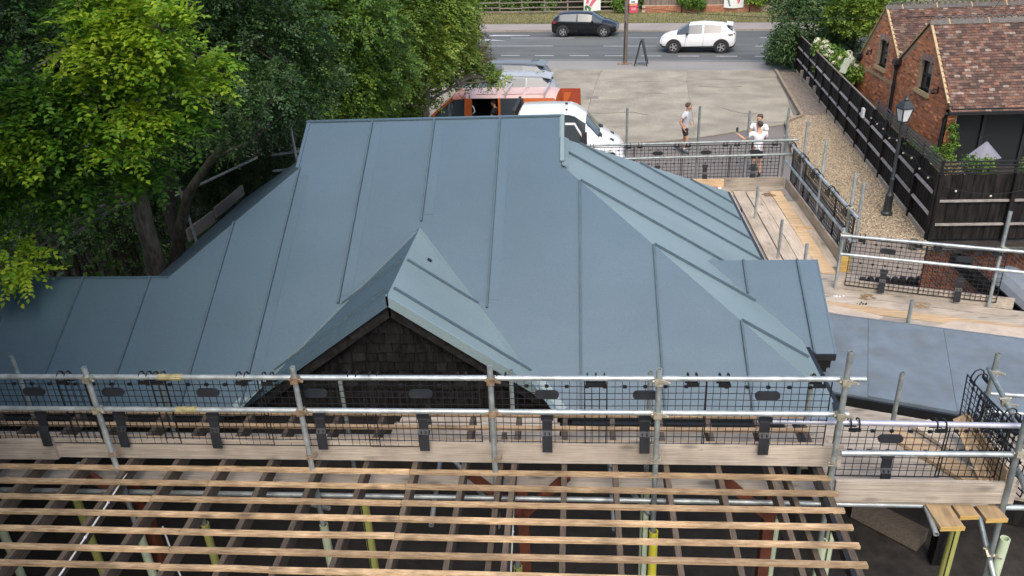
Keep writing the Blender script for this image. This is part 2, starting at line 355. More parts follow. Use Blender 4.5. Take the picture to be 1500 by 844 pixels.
for i in range(30):
    a = -34+i*1.5; mb = MB(); mb.prism([(*rd(a+.01,55.18),G-.02),(*rd(a+1.49,55.18),G-.02),(*rd(a+1.49,55.33),G-.02),(*rd(a+.01,55.33),G-.02)], (0,0,.125)); mb.build('kerb', kerb_m, fw, world=True)
poly_sheet('verge', [rd(-90,58.28),rd(90,58.28),rd(90,72),rd(-90,72)], G+.11, verge_m)
# rough grass on the verge
def blades(name, n, sampler, h, m, wd=.02, lean=.5):
    P = np.array([sampler() for _ in range(n)]); hh = h*(.5+nr.random(n)); an = nr.random(n)*6.283; ln = lean*hh*nr.random(n); a2 = nr.random(n)*6.283
    dx = np.stack([np.cos(an), np.sin(an), 0*an], 1)*wd; tip = np.stack([np.cos(a2)*ln, np.sin(a2)*ln, hh], 1)
    V = np.stack([P-dx, P+dx, P+tip], 1).reshape(-1,3); T = np.arange(3*n).reshape(-1,3)
    return np_mesh(name, V, T, nr.random(n), m)
def np_mesh(name, V, T, tint, m, parent=None, kind='stuff', label=None, cat=None):
    me = bpy.data.meshes.new(name); k = T.shape[1]; off = np.zeros(3)
    if parent is not None: off = np.array(wloc(parent))
    else: off = np.array([V[:,0].mean(), V[:,1].mean(), V[:,2].min()])
    V = V-off
    me.vertices.add(len(V)); me.vertices.foreach_set('co', V.astype(np.float32).ravel())
    me.loops.add(T.size); me.loops.foreach_set('vertex_index', T.astype(np.int32).ravel())
    me.polygons.add(len(T)); me.polygons.foreach_set('loop_start', np.arange(0, T.size, k, dtype=np.int32))
    me.attributes.new('tint', 'FLOAT', 'FACE').data.foreach_set('value', np.asarray(tint, dtype=np.float32))
    me.materials.append(m); me.update(calc_edges=True); me.validate()
    o = bpy.data.objects.new(name, me); C.objects.link(o)
    if parent is not None: o.parent = parent
    else: o.location = off
    return tag(o, label, cat, None, kind)
grass_m = leafmat('grass_blade', [(.10,.12,.03),(.19,.18,.06),(.27,.24,.11)], .2, .7, .2)
def sv():
    x, y = rd(rnd.uniform(-30,9), 58.35+5.6*rnd.random()**1.4); return (x, y, G+.1)
blades('grass', 9000, sv, .10, grass_m, .035)
# gravel strip along the fence
gp = [(9.7,41.0),(8.72,31.75),(7.92,30.95),(7.15,26.5),(7.0,20),(6.2,16.5),(6.2,13.2),(9.2,13.2),(8.75,19.2),(10.62,40.4)]
poly_sheet('gravel_bed', gp, G+.012, gravel_base)
poly_sheet('leaf_litter', [(9.72,40.9),(8.8,32.0),(8.2,31.2),(9.55,29.6),(10.6,40.3)], G+.02, litter)
def sg():
    while True:
        y = rnd.uniform(15.5, 32); x = rnd.uniform(6.3, 10)
        lo = 7.0+max(0,(y-20))*.03 + (max(0,y-26.5)*.15); hi = 8.7+(y-19.2)*.09
        if lo < x < hi: return (x, y, G+.015)
n = 26000; P = np.array([sg() for _ in range(n)]); r_ = .016+.022*nr.random(n)
oc = np.array([(1,0,0),(0,1,0),(-1,0,0),(0,-1,0),(0,0,.7),(0,0,-.7)]); an = nr.random(n)*6.28
R = np.stack([np.stack([np.cos(an),-np.sin(an)],1), np.stack([np.sin(an),np.cos(an)],1)],1)
V = np.repeat(oc[None],n,0)*(.7+.6*nr.random((n,6,1)))*r_[:,None,None]
V[:,:,:2] = np.einsum('nij,nkj->nki', R, V[:,:,:2]); V += P[:,None,:]
T = np.array([(0,1,4),(1,2,4),(2,3,4),(3,0,4),(1,0,5),(2,1,5),(3,2,5),(0,3,5)]); T = (T[None]+6*np.arange(n)[:,None,None]).reshape(-1,3)
np_mesh('gravel', V.reshape(-1,3), T, np.repeat(nr.random(n),8), gravel_m)
# edging kerb between concrete and gravel
ed = thing('edging', 'low timber edging with a dog-leg between concrete and gravel', 'edging', (8.6,31.8,G))
ek = mat('edging_timber', (.25,.20,.145), .9, .25, 8, .3, tint=.15)
pts = [(9.72,41.0),(9.5,38.8),(9.26,36.6),(9.03,34.4),(8.76,31.8),(7.95,30.95),(7.55,28.8),(7.2,26.6)]
for a, b in zip(pts, pts[1:]):
    mb = MB(); mb.bar((*a,G+.05),(*b,G+.05),.11,.14); mb.build('edging_rail', ek, ed, world=True)

# ================================================================== main building with the membrane roof
SL = .6
def zf(y): return 4.79-SL*(11-y)
NF = Vector((0,-SL,1)).normalized(); NR = Vector((SL,0,1)).normalized(); NL = Vector((-.681,0,1)).normalized(); NB = Vector((0,SL,1)).normalized()
hall = thing('main_building', 'low building under a large blue-grey membrane roof with raised seams and a small front gable', 'building', (-2,11,G))
def slope(name, pts, nrm, m=membrane, th=.05): return MB().prism([Vector(p)-nrm*th for p in pts], nrm*th).build(name, m, hall, world=True)
def seam(par, p, q, nrm, wd=.024, h=.032, m=seam_m):
    p, q = Vector(p), Vector(q); MB().bar(p+nrm*h*.5, q+nrm*h*.5, wd, h, nrm).build('seam', m, par, world=True)
def lap(par, p, q, nrm, side, wd=.13):   # welded overlap beside the seam: a sheet edge 3 mm proud
    p, q = Vector(p)+side*(.016+wd/2), Vector(q)+side*(.016+wd/2); MB().bar(p+nrm*.0005, q+nrm*.0005, wd, .006, nrm).build('lap_strip', membrane, par, world=True)
def f(x, y): return (x, y, zf(y))
front = slope('front_roof_slope', [f(-3.84,11),f(-9.8,8.71) if 0 else f(-3.85,10.22),f(-5.19,8.71),f(-9.8,8.71),f(-9.8,7.1),f(-3.91,7.1),f(-2.05,9.33),f(-.19,7.1),f(2.68,7.1),f(2.68,7.293),f(-.26,10.233),f(-.26,11)], NF)
for x, yt, yb in ((-9.0,8.71,7.1),(-8.1,8.71,7.1),(-7.2,8.71,7.1),(-6.32,8.71,7.1),(-5.43,8.71,7.1),(-4.54,9.44,7.1),(-3.83,10.24,7.2),(-2.93,11,8.36),(-2.04,11,9.42),(-1.11,11,8.30),(0,9.965,7.1),(.9,9.07,7.1),(1.83,8.14,7.1)):
    seam(front, f(x,yb), f(x,yt), NF)
    if -4.0 < x < -.5: lap(front, f(x,yb+.1), f(x,yt-.12), NF, Vector((1,0,0)))
def r(x, y): return (x, y, 4.33-SL*(x+.26))
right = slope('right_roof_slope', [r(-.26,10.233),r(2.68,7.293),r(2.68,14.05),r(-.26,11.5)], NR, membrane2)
for y, x0, x1 in ((9.965,0.,2.66),(9.07,.9,2.17),(8.14,1.83,2.62),(10.9,-.2,2.66),(11.72,0.,2.66),(12.55,.97,2.66),(13.35,1.9,2.66)):
    seam(right, r(x0,y), r(x1,y-.10*(x1-x0)/2.6 if y < 10 else y), NR)
def lf(x, y): return (x, y, 4.328+.681*(x+3.85))
slope('left_roof_slope', [lf(-3.85,10.22),lf(-3.85,11.78),lf(-6.75,14.6),lf(-6.75,8.95),lf(-5.2,8.71)], NL)
slope('back_roof_slope', [(-.26,11.001,4.79),(-3.84,11.001,4.79),(-3.85,11.78,4.33),(-6.75,14.6,2.35),(2.68,14.05,2.55),(-.26,11.5,4.33)], NB)
slope('left_wing_back_slope', [(-5.19,8.712,3.41),(-9.8,8.712,3.41),(-9.8,11.2,1.92),(-6.7,11.2,1.92)], NB)
MB().prism([(-.275,10.22,4.31),(-.275,11.78,4.31),(-.275,11,4.80)], (.025,0,0)).build('gablet', membrane2, hall, world=True)
MB().prism([(-3.83,10.22,4.31),(-3.83,11.78,4.31),(-3.83,11,4.78)], (-.025,0,0)).build('gablet', membrane, hall, world=True)
# pale upstand where the ridge ends over the right slope
mb = MB(); mb.bar((-.235,10.24,4.36),(-.235,11.0,4.80),.05,.03,NF); mb.bar((-.235,11.0,4.80),(-.235,11.72,4.38),.05,.03,NB); mb.bar((-.20,10.16,4.325),(-.20,11.5,4.325),.09,.02,NR); mb.build('verge_trim', membrane2, hall, world=True)
mb = MB(); mb.bar((-3.865,10.24,4.335),(-3.865,11.0,4.785),.045,.03,NF); mb.build('verge_trim', membrane, hall, world=True)
MB().bar((-3.9,11.0,4.79),(-.24,11.0,4.79),.07,.02).build('ridge_cap', membrane, hall, world=True)
mb = MB(); mb.bar(Vector(f(-5.19,8.71)),Vector(f(-9.8,8.71)),.04,.010); mb.build('wing_ridge_cap', membrane, hall, world=True)
# dark eaves edges
mb = MB(); mb.box(2.665,2.735,7.12,8.44,2.44,2.555); mb.build('fascia', black_edge, hall, world=True)
MB().box(2.665,2.735,10.75,14.05,2.43,2.555).build('fascia', black_edge, hall, world=True)
MB().box(-.1,2.735,7.02,7.095,2.345,2.425).build('gutter', black_edge, hall, world=True)
MB().box(-9.8,-4.0,7.02,7.095,2.345,2.425).build('gutter', black_edge, hall, world=True)
MB().box(2.60,2.80,7.10,7.26,2.28,2.38).build('gutter_end', black_edge, hall, world=True)
# walls
deep = mat('shaded_stained_wall', (.018,.016,.015), .8, .4, 6)  # stained wall, colour deepened to put in the shade under the battens
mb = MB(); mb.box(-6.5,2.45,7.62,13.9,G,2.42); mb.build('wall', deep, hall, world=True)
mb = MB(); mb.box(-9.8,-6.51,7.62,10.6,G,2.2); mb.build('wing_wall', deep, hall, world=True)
mb = MB(); mb.box(2.46,2.93,8.62,10.4,G,2.42); mb.build('porch_wall', black_wood, hall, world=True)
# right-hand little gabled wing
wing = slope('side_wing_slope', [(1.62,9.6,3.18),(2.66,8.545,2.547),(2.66,8.42,2.472),(3.03,8.42,2.472),(3.03,9.6,3.18)], NF, membrane)
seam(wing, (2.11,9.16,2.916), (2.11,9.6,3.18), NF); seam(wing, (2.79,8.42,2.472), (2.79,9.6,3.18), NF)
slope('side_wing_slope', [(1.62,9.602,3.18),(3.03,9.602,3.18),(3.03,10.75,2.49),(2.66,10.75,2.49)], NB)
mb = MB(); a_, b_ = Vector((1.62,9.6,3.18)), Vector((2.60,8.605,2.583)); mb.bar(a_-NF*.0005+Vector((.06,0,0)), b_-NF*.0005+Vector((.06,0,0)), .13, .008, NF); mb.build('valley_strip', membrane, hall, world=True)
mb = MB(); mb.box(2.60,3.035,8.385,8.417,2.395,2.475); mb.build('fascia', black_edge, hall, world=True)
mb = MB(); mb.prism([(3.032,8.42,2.475),(3.032,9.6,3.183),(3.032,9.6,3.09),(3.032,8.42,2.385)], (.02,0,0)); mb.build('verge_trim', membrane, hall, world=True)
mb = MB(); mb.box(2.86,3.0,8.43,8.60,2.27,2.39); mb.box(2.90,2.97,8.46,8.57,2.19,2.27); mb.build('eaves_bracket', black_edge, hall, world=True)
# front gable (dormer)
DX, DZ, DS = -2.05, 3.79, .72
NDR = Vector((DS,0,1)).normalized(); NDL = Vector((-DS,0,1)).normalized()
def dr_(x, y, s): return (DX+s*x, y, DZ-DS*x)
for s, nn, m_ in ((1,NDR,membrane2),(-1,NDL,membrane)):  # lit right face and darker left face set by membrane colour
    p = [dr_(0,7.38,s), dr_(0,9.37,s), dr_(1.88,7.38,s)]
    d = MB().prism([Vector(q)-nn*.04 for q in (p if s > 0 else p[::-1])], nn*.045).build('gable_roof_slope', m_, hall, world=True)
    seam(d, dr_(.02,8.35,s), dr_(.82,8.35,s), nn, .026, .03); seam(d, dr_(.02,7.60,s), dr_(1.56,7.60,s), nn, .026, .03)
    a_, b_ = Vector(dr_(.04,9.33,s)), Vector(dr_(1.80,7.16,s)); sd_ = Vector((0,-.065,0))
    mb = MB(); mb.bar(a_+nn*.006+sd_, b_+nn*.006+sd_, .10, .007, nn); mb.bar(a_+NF*.004+Vector((s*.05,.02,0)), b_+NF*.004+Vector((s*.05,.02,0)), .10, .008, NF); mb.build('valley_strip', membrane2, d, world=True)
    mb = MB(); q = [dr_(-.012,7.372,s), dr_(1.86,7.372,s)]; mb.prism([Vector(q[0])+Vector((0,0,.012)), Vector(q[1])+Vector((0,0,.012)), Vector(q[1])-Vector((0,0,.115)), Vector(q[0])-Vector((0,0,.115))], (0,.03,0)); mb.build('verge_fascia', membrane2 if s > 0 else membrane, d, world=True)
    mb = MB(); mb.prism([Vector(q[0])+Vector((0,.045,-.115)), Vector(q[1])+Vector((0,.045,-.115)), Vector(q[1])+Vector((0,.045,-.265)), Vector(q[0])+Vector((0,.045,-.265))], (0,.035,0)); mb.build('bargeboard', mat('old_bargeboard', (.010,.0095,.009), .85, .4, 9, .4, col2=(.026,.025,.024), spec=.15) if 'old_bargeboard' not in MATS else MATS['old_bargeboard'], d, world=True)
    if s > 0:
        MB().bar(Vector(dr_(.20,8.66,s))+nn*.012, Vector(dr_(.245,8.66,s))+nn*.012, .045, .02, nn).build('vent_cap', black_edge, d, world=True)
gw = MB().prism([(DX-2.0,7.56,2.25),(DX+2.0,7.56,2.25),(DX+.02,7.56,3.70),(DX-.02,7.56,3.70)], (0,.05,0)).build('gable_wall', black_wood, hall, world=True)
shp = []
for rr in range(11):
    z0 = 2.30+rr*.122
    half = (3.62-z0)/DS
    x = -half + rnd.uniform(0,.1)
    while x < half-.05:
        wd = rnd.uniform(.10,.18); xx = min(x+wd, half)
        dz = rnd.uniform(-.012,.012); t0 = rnd.uniform(.0,.008); g = .003
        shp.append(((DX+(x+xx)/2,7.545,z0+.065), [(-(xx-x)/2+g,-.026-t0,-.075+dz),((xx-x)/2-g,-.024-t0,-.075+dz),((xx-x)/2-g,.012,-.075),(-(xx-x)/2+g,.012,-.075),(-(xx-x)/2+g,-.008,.065),((xx-x)/2-g,-.008,.065),((xx-x)/2-g,.012,.065),(-(xx-x)/2+g,.012,.065)])); x = xx
bs = wloc(gw)
for c_, p_ in shp:
    mb = MB(); mb.hexa(p_); o = mb.build('shingle', shingle_m, gw); o.location = Vector(c_)-bs

# ================================================================== open batten roof in the foreground
def zb(y): return 2.92+.06*(y-5.7)
frame = thing('roof_frame', 'unfinished roof of pale battens nailed across dark rafters in the foreground', 'roof frame', (-3,4.5,2.7))
RX = [1.665-.455*k for k in range(22)]
for k, x in enumerate(RX):
    mb = MB(); mb.bar((x,2.4,zb(2.4)-.085),(x,6.46,zb(6.46)-.085),.047,.145); mb.build('rafter', rafter_m, frame, world=True)
mb = MB(); mb.bar((-.735,2.4,zb(2.4)-.10),(-.735,6.2,zb(6.2)-.10),.047,.145); mb.build('rafter', rafter_m, frame, world=True)
mb = MB(); mb.bar((1.90,3.3,zb(3.3)-.16),(1.80,6.2,zb(6.2)-.16),.045,.10); mb.build('rafter', rafter_m, frame, world=True)
mb = MB(); mb.bar((2.085,2.4,zb(2.4)-.07),(2.085,6.46,zb(6.46)-.07),.055,.12); mb.build('rafter', rafter_m, frame, world=True)
mb = MB(); mb.bar((2.035,2.4,zb(2.4)-.05),(2.035,6.46,zb(6.46)-.05),.035,.09); mb.build('edge_trim', black_edge, frame, world=True)
BY = [6.42,6.22,6.02,5.81,5.60,5.41,5.21,5.03,4.84,4.65,4.47,4.28,4.09,3.9,3.7,3.5]
for i, y in enumerate(BY):
    cuts = [2.135+rnd.uniform(-.02,.03)]
    js = {4:(-1.55,-3.35,-6.99),5:(-1.55,-3.35),6:(-1.55,-3.8,-7.4),7:(-1.53,-5.2),8:(-1.53,-3.36),9:(-1.53,-3.36,-6.5),10:(-2.46,-3.36)}.get(i) or tuple(sorted(rnd.sample(RX[3:20], 2), reverse=True))
    if i < 2: cuts = [2.135-.25*i*0-.02]
    cuts += list(js)+[-8.2]
    z0 = zb(y)
    for a, b in zip(cuts, cuts[1:]):
        mb = MB(); n = 6; ph = rnd.random()*6; t = rnd.uniform(-.006,.006); t2 = rnd.uniform(-.006,.006)
        hw = .0245+rnd.uniform(-.001,.002)
        for s in range(n):
            u0, u1 = s/n, (s+1)/n
            x0, x1 = a-.002+(b+.002-a+.002)*u0, a-.002+(b+.002-a+.002)*u1
            def jy(u): return y+t*(1-u)+t2*u+.003*math.sin(ph+u*5)
            mb.hexa([(x1,jy(u1)-hw,z0-.012),(x0,jy(u0)-hw,z0-.012),(x0,jy(u0)+hw,z0-.012),(x1,jy(u1)+hw,z0-.012),(x1,jy(u1)-hw,z0+.013),(x0,jy(u0)-hw,z0+.013),(x0,jy(u0)+hw,z0+.013),(x1,jy(u1)+hw,z0+.013)])
        mb.build('batten', wood_bat, frame, world=True)
# ================================================================== scaffold: poles, rails, boards, mesh guards
TR = .0242
def tube(name, p, q, label, cat, group=None, cl=(), m=galv, cm=coupler_m, sleeve=None, hollow=True):
    p, q = Vector(p), Vector(q); base = Vector(min(p, q, key=lambda v: v.z))
    t = thing(name, label, cat, base, group)
    MB().path([p, (p+q)/2, q], [TR]*3, 12, True, hollow).build('tube', m, t, world=True, smooth=40)
    d = (q-p).normalized()
    for c in cl:
        c = Vector(c); o = Vector((0,-.045,0)) if abs(d.z) > .5 else Vector((0,0,.03))
        mb = MB(); mb.bar(c-d*.03, c+d*.03, .066, .066, (0,1,0)); mb.bar(c+d*.012+Vector((.03,-.02,0)), c+d*.012+Vector((.075,-.045,.0)), .018, .018); mb.ball(c+d*.012+Vector((.08,-.048,0)), .013, 4); mb.tube(c-d*.02+Vector((-.05,0,.02)), c-d*.02+Vector((.05,0,.03)), .012, 6)
        mb.build('coupler', cm, t, world=True)
    for a, b, sm in (sleeve or ()):
        MB().path([a, b], [.041]*2, 12, True, True).build('foam_sleeve', sm, t, world=True, smooth=40)
    return t
GU = 'upright tubes along the near scaffold rail'
def up(x, y, z): return (x, y, z)
near = [(-4.325,4.01,-4.31,'leaning upright tube at the left end of the near rail'),(-2.45,4.02,-2.44,'upright tube at the near rail standing left of the dark gable'),(-.757,4.03,-.775,'upright tube at the near rail standing right of the dark gable'),(.64,4.01,.655,'upright tube at the near rail before the plain right part of the grey roof'),(2.135,4.18,2.165,'upright tube at the near rail at the right end of the battens'),(3.60,3.62,3.70,'upright tube at the near right corner of the scaffold')]
foams = {0:[(-4.31,5.6,2.10),(-4.31,5.6,.9),foam_p],1:[(-2.44,5.6,2.27),(-2.44,5.6,1.0),foam_p],3:[(.655,5.6,2.27),(.655,5.6,1.0),foam_y],4:[(2.165,5.6,2.2),(2.165,5.6,1.0),foam_p],5:[(3.72,5.6,2.27),(3.72,5.6,1.0),foam_p]}
for i, (x, zt, xb, lb) in enumerate(near):
    zbm = 2.28 if i == 2 else G
    cl = [(x,5.6,3.89),(x,5.6,3.56)] if i < 5 else [(3.63,5.6,3.2)]
    tube('scaffold_pole', (xb,5.6,zbm), (x,5.6,zt), lb, 'scaffold pole', GU, cl, galv_dull if i > 2 else galv, rust if i in (1,2) else coupler_m, [foams[i]] if i in foams else None)
    if i < 5:   # wire lashing where the pole passes the toe board
        t = C.objects[-1]
        mb = MB()
        for k in range(3):
            zz = 3.06+k*.018; mb.path([(x-.035,5.585+.02*k,zz),(x,5.565,zz+.012),(x+.038,5.59,zz-.01),(x+.05,5.66,zz-.02)], [.005]*4, 5)
        mb.build('wire_tie', rust if i in (0,1,2) else coupler_m, [q for q in C.objects if q.name.startswith('scaffold_pole') and q.type == 'EMPTY'][-1], world=True)
GI = 'short upright tubes of the inner scaffold row'
for x, y, zt, zz, lb in ((-6.11,6.9,3.34,1.8,'inner upright tube in front of the far left of the grey roof'),(-4.52,6.9,3.15,1.8,'inner upright tube behind the mesh, below the left roof seams'),(-2.53,6.9,3.03,1.8,'inner upright tube in front of the left foot of the dark gable'),(-.72,6.9,3.18,1.8,'inner upright tube at the right foot of the dark gable'),(.70,6.9,3.17,1.8,'inner upright tube behind the mesh, below the plain right roof panel'),(2.30,6.9,3.14,1.8,'inner upright tube beside the black eaves corner'),(3.34,7.3,2.92,1.8,'upright tube end standing in front of the flat felt roof'),(3.98,6.85,3.42,1.5,'upright tube at the back right corner with the folded black mesh')):
    tube('scaffold_pole', (x,y,zz), (x,y,zt), lb, 'scaffold pole', GI, [(x,y,3.2)] if x > 3.9 else (), galv_dull)
YR = 5.655
t = tube('guard_rail', (-8.2,YR,3.87), (2.31,YR,3.885), 'topmost long galvanised rail across the foreground', 'scaffold rail')
for x in (-3.60,):
    MB().path([(x-.10,YR,3.876),(x+.12,YR,3.876)], [.030]*2, 10).build('joint_sleeve', mat('brass_joint', (.36,.32,.17), .5, .3, 20, metal=.3), t, world=True)
t = tube('guard_rail', (-8.2,YR,3.53), (2.22,YR,3.54), 'lower long galvanised rail across the foreground just below the top one', 'scaffold rail')
MB().path([(-3.62,YR,3.533),(-3.42,YR,3.533)], [.030]*2, 10).build('joint_sleeve', MATS['brass_joint'], t, world=True)
tube('guard_rail', (1.50,5.76,3.39), (3.92,5.70,3.40), 'lavender tinted rail running right from the eaves corner to the frame edge', 'scaffold rail', m=mat('lavender_tube', (.42,.43,.50), .45, .15, 9, metal=.4))
tube('guard_rail', (2.20,5.62,3.165), (3.64,5.62,3.17), 'short middle rail at the right end just above the right toe board', 'scaffold rail')
tube('ledger', (-8.2,5.66,2.57), (2.98,5.66,2.575), 'long horizontal tube seen below the battens under the toe boards', 'scaffold tube')
tube('ledger', (3.60,5.64,2.585), (4.6,5.64,2.585), 'short horizontal tube at the bottom right beside the yellow board ends', 'scaffold tube')
tube('guard_rail', (3.965,6.92,3.21), (3.72,5.45,3.17), 'top return rail sloping away from the right corner over the folded mesh', 'scaffold rail', cl=[(3.86,6.35,3.2)], m=galv_dull)
tube('guard_rail', (3.95,6.80,2.93), (3.70,5.50,2.90), 'lower return rail below the folded mesh at the right corner', 'scaffold rail', m=galv_dull)
tube('guard_rail', (3.98,6.90,2.93), (5.2,6.75,2.93), 'rail end behind the folded mesh leading out of frame', 'scaffold rail')
tube('guard_rail', (3.98,6.93,2.70), (5.2,6.78,2.70), 'lower rail end behind the folded mesh leading out of frame', 'scaffold rail')
tube('transom', (3.02,5.75,2.585), (2.985,5.34,2.54), 'short tube end poking towards the viewer under the right toe board', 'scaffold tube')
tube('brace', (3.56,6.0,2.5), (3.66,5.5,1.9), 'tube end hanging beside the right corner pole under the yellow boards', 'scaffold tube', cl=[(3.63,5.62,2.08)])
# tubes and props below the battens
for x, y, zt, m_, lb in ((-5.74,5.6,2.12,foam_p,'pale green sleeved prop low at the left edge under the battens'),(-4.88,5.65,2.52,foam_o,'olive sleeved prop left of the white cable under the battens'),(-3.62,5.6,2.25,foam_o,'olive sleeved prop right of the white cable under the battens'),(-2.03,5.65,2.5,foam_o,'olive sleeved prop below the gable under the battens'),(.62,6.15,2.45,foam_p,'pale sleeved prop beside the bright yellow one under the battens'),(1.82,5.9,2.2,foam_p,'pale sleeved prop near the red post under the battens'),(2.34,5.9,2.1,foam_p,'pale sleeved prop at the right end under the battens'),(3.25,5.55,2.42,foam_o,'olive sleeved prop under the projecting yellow board'),(-.60,5.5,1.9,foam_o,'thin olive sleeved prop beside the middle red post')):
    t = thing('scaffold_prop', lb, 'prop', (x,y,G), 'foam sleeved props under the battens')
    MB().path([(x,y,G),(x,y,zt+.12)], [TR]*2, 10, True, True).build('tube', galv_dull, t, world=True, smooth=40)
    mb = MB(); mb.path([(x,y,.3),(x,y,zt)], [.042]*2, 12, True, True); mb.build('foam_sleeve', m_, t, world=True, smooth=40)
    mb = MB(); mb.bar((x-.018,y-.040,.3),(x-.018,y-.040,zt),.008,.008); mb.build('sleeve_slit', black_edge, t, world=True)
for p, q, lb in (((-1.35,6.3,2.62),(-.82,5.7,2.42),'diagonal tube left of the middle pole under the battens'),((.20,6.3,2.60),(.62,5.72,2.36),'diagonal tube left of the yellow prop under the battens'),((-2.95,5.9,2.32),(-2.4,5.7,2.38),'short tube clamped at the gable pole under the battens'),((-5.10,6.1,2.55),(-5.02,5.35,2.45),'short transom end at the far left under the battens'),((-1.42,6.5,2.54),(-1.36,5.42,2.45),'short transom end below the gable under the battens'),((.27,6.5,2.54),(.29,5.42,2.45),'short transom end between middle and yellow prop under the battens')):
    tube('scaffold_tube', p, q, lb, 'scaffold tube')
for x, lb, two in ((-.55,'red oxide steel post with two spreading braces in the middle under the battens',1),(1.72,'red oxide steel post with a left brace at the right under the battens',0),(-4.32,'red oxide steel post at the left beside the white cable',0)):
    t = thing('steel_post', lb, 'steel post', (x,6.0,G))
    MB().box(x-.05,x+.05,5.74,5.84,G,2.58).build('post', steel_red, t, world=True)
    MB().bar((x-.02,5.708,2.36),(x-.46,5.708,2.80),.04,.085).build('brace', steel_red, t, world=True)
    if two: MB().bar((x+.02,5.708,2.36),(x+.42,5.708,2.80),.04,.085).build('brace', steel_red, t, world=True)
for pts, lb in (([(-4.235,5.60,2.86),(-4.20,5.2,2.85),(-4.19,4.8,2.82),(-4.17,4.3,2.80)],'long white cable lying along a rafter at the left of the battens'),([(-3.98,5.5,2.3),(-3.85,5.35,1.9),(-3.78,5.3,1.5)],'short white cable hanging below the battens right of the long one'),([(-.60,5.55,2.85),(-.585,5.1,2.70),(-.575,4.7,2.62),(-.57,4.3,2.55)],'white cable hanging down in front of the middle red post')):
    mb = MB(); mb.path(pts, [.008]*len(pts), 6); 
    for p in pts[1:]: mb.ball(p, .014, 4)
    mb.build('cable', white_p, label=lb, cat='cable')
MB().prism([(-7.5,7.75,G-.03),(.6,7.75,G-.03),(.6,8.05,G-.03),(-7.5,8.05,G-.03)], (0,0,.10)).build('plinth_kerb', mat('pale_plinth', (.22,.245,.255), .9, .2, 10), label='pale kerb on the dark floor deep below the battens', cat='kerb')
bm_ = MB(); bm_.bar((3.95,9.2,G+.10),(4.62,8.55,G+.10),.30,.2); bm_.build('sleeper', mat('old_sleeper', (.16,.13,.10), .9, .3, 8, .3, stretch=(1,6,6)), label='weathered timber baulk lying in the dark yard at the lower right', cat='timber')
bl = thing('yard_post', 'black square post and dark trellis standing in the yard below the right toe board', 'post', (4.7,8.3,G))
MB().box(4.62,4.78,8.2,8.36,G,1.15).build('post', black_wood, bl, world=True)
for k in range(4): MB().bar((4.0+k*.16,9.1-k*.2,.1),(4.06+k*.16,9.1-k*.2,1.2),.05,.05).build('slat', black_wood, bl, world=True)

# toe boards
def plank(name, p, q, wd, th, m, parent=None, warp=.004, **kw):
    p, q = Vector(p), Vector(q); d = q-p; n = 5; mb = MB(); u = Vector((0,0,1)) if wd > th else Vector((0,0,1))
    dn = d.normalized(); sd = dn.cross(Vector((0,0,1))).normalized(); ph = rnd.random()*6
    sec = []
    for i in range(n+1):
        c = p+d*(i/n)+Vector((0,0,warp*math.sin(ph+i*1.1)))
        sec.append([c-sd*wd/2-u*th/2, c+sd*wd/2-u*th/2, c+sd*wd/2+u*th/2, c-sd*wd/2+u*th/2])
    vs = [v for s in sec for v in s]; fs = [(3,2,1,0), (4*n,4*n+1,4*n+2,4*n+3)]
    for i in range(n):
        for k in range(4):
            k2 = (k+1) % 4; fs.append((4*i+k,4*i+k2,4*i+4+k2,4*i+4+k))
    mb.add(vs, fs); return mb.build(name, m, parent, world=parent is not None, **kw)
for a, b, y, zc, m_, lb in ((-8.2,-4.955,5.715,3.03,wood_board,'warm toned toe board at the left edge overlapping its neighbour'),(-4.99,-1.40,5.745,3.04,wood_board,'long greyish stained toe board in front of the dark gable'),(-1.405,2.255,5.74,3.045,wood_board,'long pale toe board right of the gable with small knots'),(2.20,3.70,5.625,2.762,wood_board,'short toe board at the lower right above the yellow board ends')):
    o = plank('toe_board', (a,y,zc), (b,y,zc), .036, .222, m_, label=lb, cat='toe board', group='toe boards along the near edge')
# platforms of planks
def platform(label, loc, planks, m=None):
    t = thing('scaffold_platform', label, 'platform', loc)
    for p, q, wd, mm in planks: plank('plank', p, q, wd, .038, mm, t)
    return t
pk = []
for y, x0, x1 in ((5.845,-8.2,2.2),(6.40,-8.2,2.3),(6.632,-1.95,-.22),(6.864,-1.9,-.25),(6.58,-.2,2.4)): pk.append(((x0,y,2.62),(x1,y+.004,2.62),.222,wood_board))
platform('plank platform behind the near toe boards under the batten ends', (-2,6.4,2.6), pk)
pk = []
for k in range(5):
    y = 5.76+k*.232; pk.append(((2.05+.12*(k%2),y,2.61+.002*k),(3.52-.02*k,y-.01,2.61),.224,wood_board))
pk += [((3.05,6.62,2.655),(3.62,5.75,2.655),.20,wood_new),((3.36,6.75,2.66),(3.86,5.85,2.66),.22,wood_pale)]
pk += [((2.78,7.18,2.06),(4.75,6.55,2.06),.225,wood_board),((2.80,7.42,2.055),(5.2,6.66,2.055),.225,wood_board),((2.78,6.94,2.055),(4.9,6.28,2.055),.225,wood_board),((2.75,7.66,2.05),(5.2,6.89,2.05),.225,wood_board),((2.76,7.90,2.05),(5.2,7.12,2.05),.225,wood_board)]
platform('plank platform at the near right corner behind the mesh, boards laid two ways', (3,6.4,2.0), pk)
mb = MB(); mb.prism([(3.52,5.72,2.66),(3.66,5.70,2.66),(3.66,5.74,2.9),(3.60,6.45,3.0),(3.52,6.5,2.9)], (.03,0,0)); mb.build('upright_board', wood_new, label='yellowish board standing on edge beside the folded mesh', cat='board')
